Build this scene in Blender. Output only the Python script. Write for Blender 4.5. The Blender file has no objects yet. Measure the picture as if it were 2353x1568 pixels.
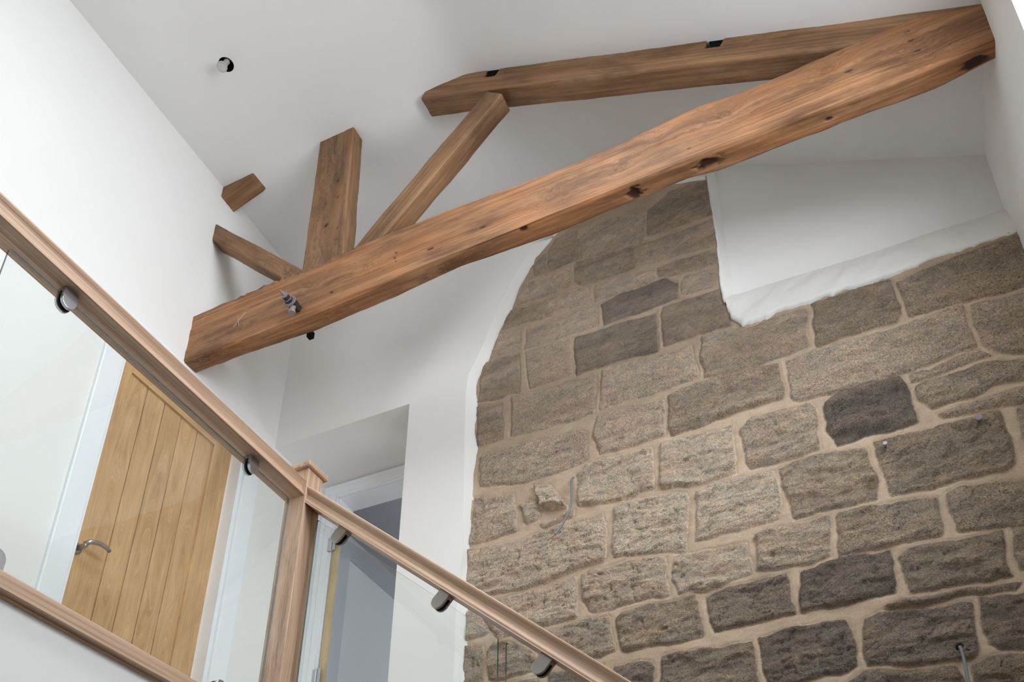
import bpy, bmesh, math, random
import numpy as np
from mathutils import Vector, Matrix
from mathutils.geometry import tessellate_polygon

S = bpy.context.scene
C = S.collection
random.seed(7)
# ------------------------------------------------------------------ camera, sky, exposure
cam_data = bpy.data.cameras.new('camera')
cam = bpy.data.objects.new('camera', cam_data)
C.objects.link(cam)
RIGHT = Vector((0.90033908, 0.43477981, 0.01886954))
UP = Vector((0.18669862, -0.42505402, 0.88570464))
BACK = Vector((0.39310707, -0.79391158, -0.46386553))
cam.matrix_world = Matrix(((RIGHT.x, UP.x, BACK.x, 0), (RIGHT.y, UP.y, BACK.y, 0), (RIGHT.z, UP.z, BACK.z, 0), (0, 0, 0, 1)))
cam_data.sensor_width = 36.0
cam_data.lens = 2176.134 / 2353 * 36
cam_data.shift_x = 0.01752
cam_data.shift_y = 0.29349
cam_data.clip_start = 0.02
S.camera = cam

world = bpy.data.worlds.new('overcast_sky')
S.world = world
world.use_nodes = True
bgn = world.node_tree.nodes['Background']
bgn.inputs[0].default_value = (0.88, 0.94, 1.0, 1)
bgn.inputs[1].default_value = SKY = 11.8
S.view_settings.view_transform = 'Standard'
S.view_settings.look = 'None'
S.view_settings.exposure = 0.0
S.view_settings.gamma = 1.0
S.view_settings.use_curve_mapping = False
S.cycles.max_bounces = 10
S.cycles.diffuse_bounces = 8
S.cycles.transparent_max_bounces = 16
S.cycles.caustics_reflective = False
S.cycles.caustics_refractive = False
S.cycles.sample_clamp_indirect = 6.0
S.cycles.use_denoising = True

def portal(name, loc, direction, sx, sy):
    """daylight coming in through one real window opening"""
    l = bpy.data.lights.new(name, 'AREA')
    l.shape = 'RECTANGLE'; l.size = sx; l.size_y = sy
    l.cycles.is_portal = True
    o = bpy.data.objects.new(name, l); C.objects.link(o)
    o.location = loc
    o.rotation_euler = Vector(direction).to_track_quat('-Z', 'Y').to_euler()
    return o
# ------------------------------------------------------------------ materials
def mat(name):
    m = bpy.data.materials.new(name); m.use_nodes = True
    nt = m.node_tree; nt.nodes.clear()
    out = nt.nodes.new('ShaderNodeOutputMaterial')
    b = nt.nodes.new('ShaderNodeBsdfPrincipled')
    nt.links.new(b.outputs[0], out.inputs[0])
    return m, nt, b, out
def N(nt, typ, **kw):
    n = nt.nodes.new(typ)
    for k, v in kw.items():
        if k.startswith('i_'):
            key = k[2:]
            key = int(key) if key.isdigit() else key.replace('_', ' ')
            n.inputs[key].default_value = v
        else:
            setattr(n, k, v)
    return n
def ramp(nt, stops, interp='LINEAR'):
    r = nt.nodes.new('ShaderNodeValToRGB'); r.color_ramp.interpolation = interp
    e = r.color_ramp.elements
    while len(e) < len(stops): e.new(0.5)
    for i, (p, c) in enumerate(stops):
        e[i].position = p; e[i].color = (*c, 1) if len(c) == 3 else c
    return r
def srgb(r, g, b):
    f = lambda c: (c/255/12.92 if c/255 <= .04045 else ((c/255+.055)/1.055)**2.4)
    return (f(r), f(g), f(b))
def flat(name, col, rough=.6, metal=0.0, spec=.5):
    m, nt, b, o = mat(name)
    b.inputs['Base Color'].default_value = (*col, 1)
    b.inputs['Roughness'].default_value = rough
    b.inputs['Metallic'].default_value = metal
    b.inputs['Specular IOR Level'].default_value = spec
    return m
def paint(name, col, bump=.08, scale=35):
    m, nt, b, o = mat(name)
    tc = N(nt, 'ShaderNodeTexCoord')
    n1 = N(nt, 'ShaderNodeTexNoise', i_Scale=scale, i_Detail=6.0, i_Roughness=.6)
    n2 = N(nt, 'ShaderNodeTexNoise', i_Scale=1.6, i_Detail=2.0)
    nt.links.new(tc.outputs['Object'], n1.inputs['Vector']); nt.links.new(tc.outputs['Object'], n2.inputs['Vector'])
    r = ramp(nt, [(.3, tuple(c*.975 for c in col)), (.7, tuple(min(1, c*1.01) for c in col))])
    nt.links.new(n2.outputs['Fac'], r.inputs[0]); nt.links.new(r.outputs[0], b.inputs['Base Color'])
    bm = N(nt, 'ShaderNodeBump', i_Strength=bump, i_Distance=.004)
    nt.links.new(n1.outputs['Fac'], bm.inputs['Height']); nt.links.new(bm.outputs[0], b.inputs['Normal'])
    b.inputs['Roughness'].default_value = .85
    b.inputs['Specular IOR Level'].default_value = .2
    return m
def wood_grain(name, light, mid, dark, along=1.2, across=70, rough=.55, bump=.25, knots=False, blotch=None, contrast=1.0):
    """wood read from the vertex vector 'gv' (x along the grain, y and z across it)"""
    m, nt, b, o = mat(name)
    at = N(nt, 'ShaderNodeAttribute', attribute_name='gv')
    mp = N(nt, 'ShaderNodeMapping'); mp.inputs['Scale'].default_value = (along, across, across)
    nt.links.new(at.outputs['Vector'], mp.inputs['Vector'])
    n1 = N(nt, 'ShaderNodeTexNoise', i_Scale=1.0, i_Detail=5.0, i_Roughness=.66, i_Distortion=.12)
    nt.links.new(mp.outputs[0], n1.inputs['Vector'])
    mp2 = N(nt, 'ShaderNodeMapping'); mp2.inputs['Scale'].default_value = (along*3.5, across*.16, across*.16)
    nt.links.new(at.outputs['Vector'], mp2.inputs['Vector'])
    n2 = N(nt, 'ShaderNodeTexNoise', i_Scale=1.0, i_Detail=3.0, i_Distortion=.25)
    nt.links.new(mp2.outputs[0], n2.inputs['Vector'])
    mx = N(nt, 'ShaderNodeMath', operation='MULTIPLY_ADD'); mx.inputs[1].default_value = .62
    m2 = N(nt, 'ShaderNodeMath', operation='MULTIPLY'); m2.inputs[1].default_value = .38
    nt.links.new(n2.outputs['Fac'], m2.inputs[0]); nt.links.new(n1.outputs['Fac'], mx.inputs[0]); nt.links.new(m2.outputs[0], mx.inputs[2])
    w = .16/contrast
    r = ramp(nt, [(.5-w, dark), (.5, mid), (.5+w, light)])
    nt.links.new(mx.outputs[0], r.inputs[0])
    col = r.outputs[0]
    if blotch:
        mp3 = N(nt, 'ShaderNodeMapping'); mp3.inputs['Scale'].default_value = (2.2, 7, 7)
        nt.links.new(at.outputs['Vector'], mp3.inputs['Vector'])
        n3 = N(nt, 'ShaderNodeTexNoise', i_Scale=1.0, i_Detail=4.0, i_Roughness=.65)
        nt.links.new(mp3.outputs[0], n3.inputs['Vector'])
        r3 = ramp(nt, [(.35, (0, 0, 0)), (.62, (1, 1, 1))])
        nt.links.new(n3.outputs['Fac'], r3.inputs[0])
        mc = N(nt, 'ShaderNodeMix', data_type='RGBA', blend_type='MULTIPLY')
        mc.inputs[0].default_value = 1.0
        rb = ramp(nt, [(0, blotch[0]), (.5, (1, 1, 1)), (1, blotch[1])])
        nt.links.new(r3.outputs[0], rb.inputs[0])
        nt.links.new(col, mc.inputs[6]); nt.links.new(rb.outputs[0], mc.inputs[7])
        col = mc.outputs[2]
    if knots:
        ak = N(nt, 'ShaderNodeAttribute', attribute_name='knot')
        mk = N(nt, 'ShaderNodeMix', data_type='RGBA'); mk.inputs[7].default_value = (*srgb(58, 34, 20), 1)
        nt.links.new(ak.outputs['Fac'], mk.inputs[0]); nt.links.new(col, mk.inputs[6])
        col = mk.outputs[2]
    nt.links.new(col, b.inputs['Base Color'])
    bp = N(nt, 'ShaderNodeBump', i_Strength=bump, i_Distance=.003)
    nt.links.new(mx.outputs[0], bp.inputs['Height']); nt.links.new(bp.outputs[0], b.inputs['Normal'])
    b.inputs['Roughness'].default_value = rough
    b.inputs['Specular IOR Level'].default_value = .35
    return m

M = {}
M['paint'] = paint('warm_white_wall_paint', (.81, .80, .778))
M['ceiling'] = paint('white_ceiling_paint', (.80, .795, .79), .05)
M['gloss'] = flat('white_satin_woodwork', (.84, .86, .89), .35)
M['bluegrey'] = paint('dim_room_grey', (.52, .54, .57), .05)  # white walls of the inner room, its dimness put into the grey
M['lip'] = paint('rough_limewashed_plaster', (.80, .785, .75), .5, 14)
M['oldwood'] = wood_grain('waxed_old_pine', srgb(178, 136, 100), srgb(142, 100, 67), srgb(98, 66, 42), along=.9, across=95, knots=True,
                          blotch=((.62, .60, .60), (1.18, 1.08, .98)), bump=.45, contrast=.85, rough=.62)
M['oldwood2'] = wood_grain('aged_brown_pine', srgb(150, 118, 88), srgb(124, 92, 64), srgb(88, 62, 42), along=.8, across=100, knots=True,
                          blotch=((.6, .56, .52), (1.2, 1.15, 1.1)), bump=.55, contrast=.85, rough=.65)
M['ash'] = wood_grain('oiled_ash', srgb(218, 190, 165), srgb(192, 160, 134), srgb(142, 112, 91), along=.4, across=290, bump=.35, contrast=1.0, rough=.42)
M['oak'] = wood_grain('oak_board', srgb(216, 182, 140), srgb(192, 154, 110), srgb(164, 126, 86), along=1.2, across=380, bump=.2, contrast=.72, rough=.5,
                      blotch=((.86, .84, .8), (1.08, 1.07, 1.05)))
M['doorgrey'] = flat('grey_door_rail', (.36, .38, .42), .5)  # rails of the inner door, darker grey than its panel
M['steel'] = flat('brushed_steel', (.50, .50, .52), .25, 1.0)
M['steel_dark'] = flat('darker_steel', (.42, .40, .38), .38, 1.0)  # darker steel; the stair clamps take it for the weaker light there
M['rubber'] = flat('black_rubber', (.012, .012, .013), .5)
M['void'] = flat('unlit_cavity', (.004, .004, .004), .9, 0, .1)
M['rust'] = flat('rusted_iron', (.24, .20, .21), .6, .2)
M['rust_dark'] = flat('oily_dark_iron', (.035, .03, .032), .5, .3)
M['chalk'] = flat('chalk', (.46, .36, .26), .9)
M['grey_cable'] = flat('grey_cable_sheath', (.17, .18, .19), .5)
M['copper'] = flat('bare_copper', (.55, .25, .15), .4, .8)
M['rawwood'] = wood_grain('raw_softwood', srgb(220, 194, 150), srgb(200, 172, 128), srgb(176, 146, 104), along=1, across=40, bump=.1)
M['carpet'] = paint('grey_carpet', (.12, .115, .11), .6, 120)
M['lampglass'] = flat('pressed_lamp_glass', (.40, .40, .39), .3)
M['lamplens'] = flat('lamp_front_lens', (.52, .52, .51), .12)
# glass pane: see-through with mirror reflections that grow towards grazing angles
m, nt, b, o = mat('clear_pane')
nt.nodes.remove(b)
tr = N(nt, 'ShaderNodeBsdfTransparent'); tr.inputs[0].default_value = (.965, .985, .975, 1)
gl = N(nt, 'ShaderNodeBsdfGlossy'); gl.inputs['Roughness'].default_value = 0.0
gl.inputs['Color'].default_value = (1, 1, 1, 1)
lw = N(nt, 'ShaderNodeLayerWeight'); lw.inputs['Blend'].default_value = .5
p5 = N(nt, 'ShaderNodeMath', operation='POWER'); p5.inputs[1].default_value = 5.0
fr = N(nt, 'ShaderNodeMath', operation='MULTIPLY_ADD'); fr.inputs[1].default_value = .93; fr.inputs[2].default_value = .035
nt.links.new(lw.outputs['Facing'], p5.inputs[0]); nt.links.new(p5.outputs[0], fr.inputs[0])
mx = N(nt, 'ShaderNodeMixShader')
nt.links.new(fr.outputs[0], mx.inputs[0]); nt.links.new(tr.outputs[0], mx.inputs[1]); nt.links.new(gl.outputs[0], mx.inputs[2])
nt.links.new(mx.outputs[0], o.inputs[0])
M['glass'] = m
m, nt, b, o = mat('polished_pane_edge')
b.inputs['Base Color'].default_value = (.07, .10, .09, 1); b.inputs['Roughness'].default_value = .08
b.inputs['Transmission Weight'].default_value = .1; b.inputs['IOR'].default_value = 1.5
M['glass_edge'] = m
# stone and mortar
m, nt, b, o = mat('coursed_sandstone')
tc = N(nt, 'ShaderNodeTexCoord')
at = N(nt, 'ShaderNodeAttribute', attribute_name='tone')     # r = lightness of the block, g = stone (1) or mortar (0), b = light falloff painted on the mortar
sep = N(nt, 'ShaderNodeSeparateColor'); nt.links.new(at.outputs['Color'], sep.inputs[0])
mpg = N(nt, 'ShaderNodeMapping'); mpg.inputs['Scale'].default_value = (1, 1, 1.7); mpg.inputs['Rotation'].default_value = (0, .12, 0)
nt.links.new(tc.outputs['Object'], mpg.inputs[0])
def nz(scale, det, rough, dist=0.0):
    n = N(nt, 'ShaderNodeTexNoise', i_Scale=scale, i_Detail=det, i_Roughness=rough, i_Distortion=dist)
    nt.links.new(mpg.outputs[0], n.inputs['Vector']); return n
nA = nz(6, 7, .72, .5); nB = nz(150, 5, .8, .1); nC = nz(380, 2, .7); nD = nz(22, 6, .75, .8)
rs = ramp(nt, [(0, srgb(120, 112, 106)), (.3, srgb(168, 152, 136)), (.6, srgb(212, 194, 175)), (1, srgb(236, 220, 200))])
nt.links.new(sep.outputs[0], rs.inputs[0])
hue = ramp(nt, [(.28, (.84, .88, .90)), (.45, (1.0, 1, 1)), (.58, (1.05, 1.0, .95)), (.72, (1.2, 1.06, .90))])
nt.links.new(nA.outputs['Fac'], hue.inputs[0])
m1 = N(nt, 'ShaderNodeMix', data_type='RGBA', blend_type='MULTIPLY'); m1.inputs[0].default_value = .9
nt.links.new(rs.outputs[0], m1.inputs[6]); nt.links.new(hue.outputs[0], m1.inputs[7])
gr = ramp(nt, [(.36, (.34, .32, .32)), (.48, (.98, .97, .96)), (.62, (1.6, 1.56, 1.48))])
nt.links.new(nB.outputs['Fac'], gr.inputs[0])
gd = ramp(nt, [(.33, (.55, .54, .55)), (.5, (1, 1, 1)), (.66, (1.35, 1.3, 1.2))])
nt.links.new(nD.outputs['Fac'], gd.inputs[0])
m2a = N(nt, 'ShaderNodeMix', data_type='RGBA', blend_type='MULTIPLY'); m2a.inputs[0].default_value = .7
nt.links.new(m1.outputs[2], m2a.inputs[6]); nt.links.new(gd.outputs[0], m2a.inputs[7])
m2 = N(nt, 'ShaderNodeMix', data_type='RGBA', blend_type='MULTIPLY')
nt.links.new(at.outputs['Alpha'], m2.inputs[0])
nt.links.new(m2a.outputs[2], m2.inputs[6]); nt.links.new(gr.outputs[0], m2.inputs[7])
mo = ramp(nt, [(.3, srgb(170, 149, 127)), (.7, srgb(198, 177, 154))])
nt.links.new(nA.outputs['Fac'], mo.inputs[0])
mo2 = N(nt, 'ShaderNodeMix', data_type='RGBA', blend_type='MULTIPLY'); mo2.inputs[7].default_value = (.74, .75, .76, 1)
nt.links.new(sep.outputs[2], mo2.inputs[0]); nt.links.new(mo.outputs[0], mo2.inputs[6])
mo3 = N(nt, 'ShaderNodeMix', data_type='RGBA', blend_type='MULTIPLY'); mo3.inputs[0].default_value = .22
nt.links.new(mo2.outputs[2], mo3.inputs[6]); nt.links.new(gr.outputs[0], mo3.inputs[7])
m3 = N(nt, 'ShaderNodeMix', data_type='RGBA')
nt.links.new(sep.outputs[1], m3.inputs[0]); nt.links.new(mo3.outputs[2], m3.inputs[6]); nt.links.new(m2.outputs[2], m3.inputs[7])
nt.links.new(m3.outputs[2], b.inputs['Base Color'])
add = N(nt, 'ShaderNodeMath', operation='MULTIPLY_ADD'); add.inputs[1].default_value = .35
nt.links.new(nC.outputs['Fac'], add.inputs[0]); nt.links.new(nB.outputs['Fac'], add.inputs[2])
bs = N(nt, 'ShaderNodeMath', operation='MULTIPLY_ADD'); bs.inputs[1].default_value = .65; bs.inputs[2].default_value = .15
nt.links.new(sep.outputs[1], bs.inputs[0])
bp = N(nt, 'ShaderNodeBump', i_Distance=.02)
nt.links.new(bs.outputs[0], bp.inputs['Strength']); nt.links.new(add.outputs[0], bp.inputs['Height'])
nt.links.new(bp.outputs[0], b.inputs['Normal'])
b.inputs['Roughness'].default_value = .92; b.inputs['Specular IOR Level'].default_value = .15
M['stone'] = m

# ------------------------------------------------------------------ mesh helpers
def link(name, me, mats, parent=None, **props):
    o = bpy.data.objects.new(name, me); C.objects.link(o)
    for mm in (mats if isinstance(mats, (list, tuple)) else [mats]): me.materials.append(mm)
    if parent is not None: o.parent = parent
    for k, v in props.items(): o[k] = v
    return o
def mesh(name, verts, faces, mats, parent=None, smooth=False, mi=None, gv=None, **props):
    me = bpy.data.meshes.new(name)
    me.from_pydata([tuple(map(float, v)) for v in verts], [], faces); me.update()
    if smooth:
        me.polygons.foreach_set('use_smooth', [True]*len(me.polygons))
    o = link(name, me, mats, parent, **props)
    if mi: me.polygons.foreach_set('material_index', mi)
    if gv is not None:
        a = me.attributes.new('gv', 'FLOAT_VECTOR', 'POINT'); a.data.foreach_set('vector', np.asarray(gv, dtype=np.float32).ravel())
    return o
def from_bm(name, bm, mats, parent=None, smooth=False, grain=None, **props):
    """grain = (axis index, seed): write the vertex grain vector from the coordinates"""
    me = bpy.data.meshes.new(name)
    bmesh.ops.recalc_face_normals(bm, faces=bm.faces)
    bm.to_mesh(me); bm.free()
    if smooth: me.polygons.foreach_set('use_smooth', [True]*len(me.polygons))
    o = link(name, me, mats, parent, **props)
    if grain is not None: add_grain(me, *grain)
    return o
def add_grain(me, axis, seed, warp=0.0):
    n = len(me.vertices); co = np.empty(n*3, dtype=np.float32); me.vertices.foreach_get('co', co); co = co.reshape(-1, 3)
    if isinstance(axis, int):
        a = co[:, axis]; q = [i for i in range(3) if i != axis]; b_, c_ = co[:, q[0]], co[:, q[1]]
    else:
        ax = np.array(axis, dtype=np.float32); ax /= np.linalg.norm(ax)
        up = np.array((0, 1, 0), dtype=np.float32); e = np.cross(ax, up)
        a = co@ax; b_ = co@e; c_ = co@up
    g = np.stack([a+seed*3.7, b_+seed*.91, c_+seed*.53], 1).astype(np.float32)
    at = me.attributes.new('gv', 'FLOAT_VECTOR', 'POINT'); at.data.foreach_set('vector', g.ravel())
def box(bm, x0, x1, y0, y1, z0, z1, bev=0.0, seg=2):
    vs = [bm.verts.new(p) for p in [(x0,y0,z0),(x1,y0,z0),(x1,y1,z0),(x0,y1,z0),(x0,y0,z1),(x1,y0,z1),(x1,y1,z1),(x0,y1,z1)]]
    fs = [bm.faces.new([vs[i] for i in f]) for f in [(0,3,2,1),(4,5,6,7),(0,1,5,4),(1,2,6,5),(2,3,7,6),(3,0,4,7)]]
    if bev:
        es = list({e for f in fs for e in f.edges})
        bmesh.ops.bevel(bm, geom=es, offset=bev, segments=seg, profile=.5, affect='EDGES')
def boxo(name, x0, x1, y0, y1, z0, z1, m, parent=None, bev=0.0, grain=None, **props):
    bm = bmesh.new(); box(bm, x0, x1, y0, y1, z0, z1, bev)
    return from_bm(name, bm, m, parent, grain=grain, **props)
def tube(bm, pts, r, seg=10, cap=True):
    pts = [Vector(p) for p in pts]; rings = []
    for i, p in enumerate(pts):
        t = (pts[min(i+1, len(pts)-1)]-pts[max(i-1, 0)]).normalized()
        a = t.orthogonal().normalized() if i == 0 else (a-t*a.dot(t)).normalized()
        b_ = t.cross(a)
        rr = r[i] if isinstance(r, (list, tuple)) else r
        rings.append([bm.verts.new(p+(a*math.cos(2*math.pi*k/seg)+b_*math.sin(2*math.pi*k/seg))*rr) for k in range(seg)])
    for A, B in zip(rings, rings[1:]):
        for k in range(seg): bm.faces.new((A[k], A[(k+1) % seg], B[(k+1) % seg], B[k]))
    if cap: bm.faces.new(rings[0][::-1]); bm.faces.new(rings[-1])
def prism(bm, c, axis, r, h, n, rot=0.0):
    """n-sided disc centred at c, height h along axis"""
    ax = Vector(axis).normalized(); a = ax.orthogonal().normalized(); b_ = ax.cross(a)
    def ring(s): return [bm.verts.new(Vector(c)+ax*s*h/2+(a*math.cos(rot+2*math.pi*k/n)+b_*math.sin(rot+2*math.pi*k/n))*r) for k in range(n)]
    A, B = ring(-1), ring(1)
    for k in range(n): bm.faces.new((A[k], A[(k+1) % n], B[(k+1) % n], B[k]))
    bm.faces.new(A[::-1]); bm.faces.new(B)
def empty(name, loc, **props):
    o = bpy.data.objects.new(name, None); C.objects.link(o); o.location = loc; o.empty_display_size = .1
    for k, v in props.items(): o[k] = v
    return o
def under(parent, *obs):
    """hand world-space meshes to a parent Empty standing at its own base"""
    for o in obs:
        o.parent = parent; o.matrix_parent_inverse = Matrix.Translation(-parent.location)
def vnoise(x, y, z=0.0, seed=0):
    """smooth value noise on numpy arrays, about -1..1"""
    rs_ = np.random.RandomState(seed+11); T = rs_.rand(64, 64, 16)*2-1
    x, y, z = np.broadcast_arrays(np.asarray(x, float), np.asarray(y, float), np.asarray(z, float))
    xi, yi, zi = np.floor(x).astype(int), np.floor(y).astype(int), np.floor(z).astype(int)
    f = lambda t: t*t*(3-2*t)
    u, v, w = f(x-xi), f(y-yi), f(z-zi)
    out = 0
    for dx in (0, 1):
        for dy in (0, 1):
            for dz in (0, 1):
                wt = (u if dx else 1-u)*(v if dy else 1-v)*(w if dz else 1-w)
                out = out+wt*T[(xi+dx) % 64, (yi+dy) % 64, (zi+dz) % 16]
    return out
def fbm(x, y, z=0.0, o=4, seed=0):
    s, a = 0, 1.0
    for i in range(o):
        s = s+a*vnoise(np.asarray(x)*2**i, np.asarray(y)*2**i, np.asarray(z)*2**i, seed+i); a *= .5
    return s
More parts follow.
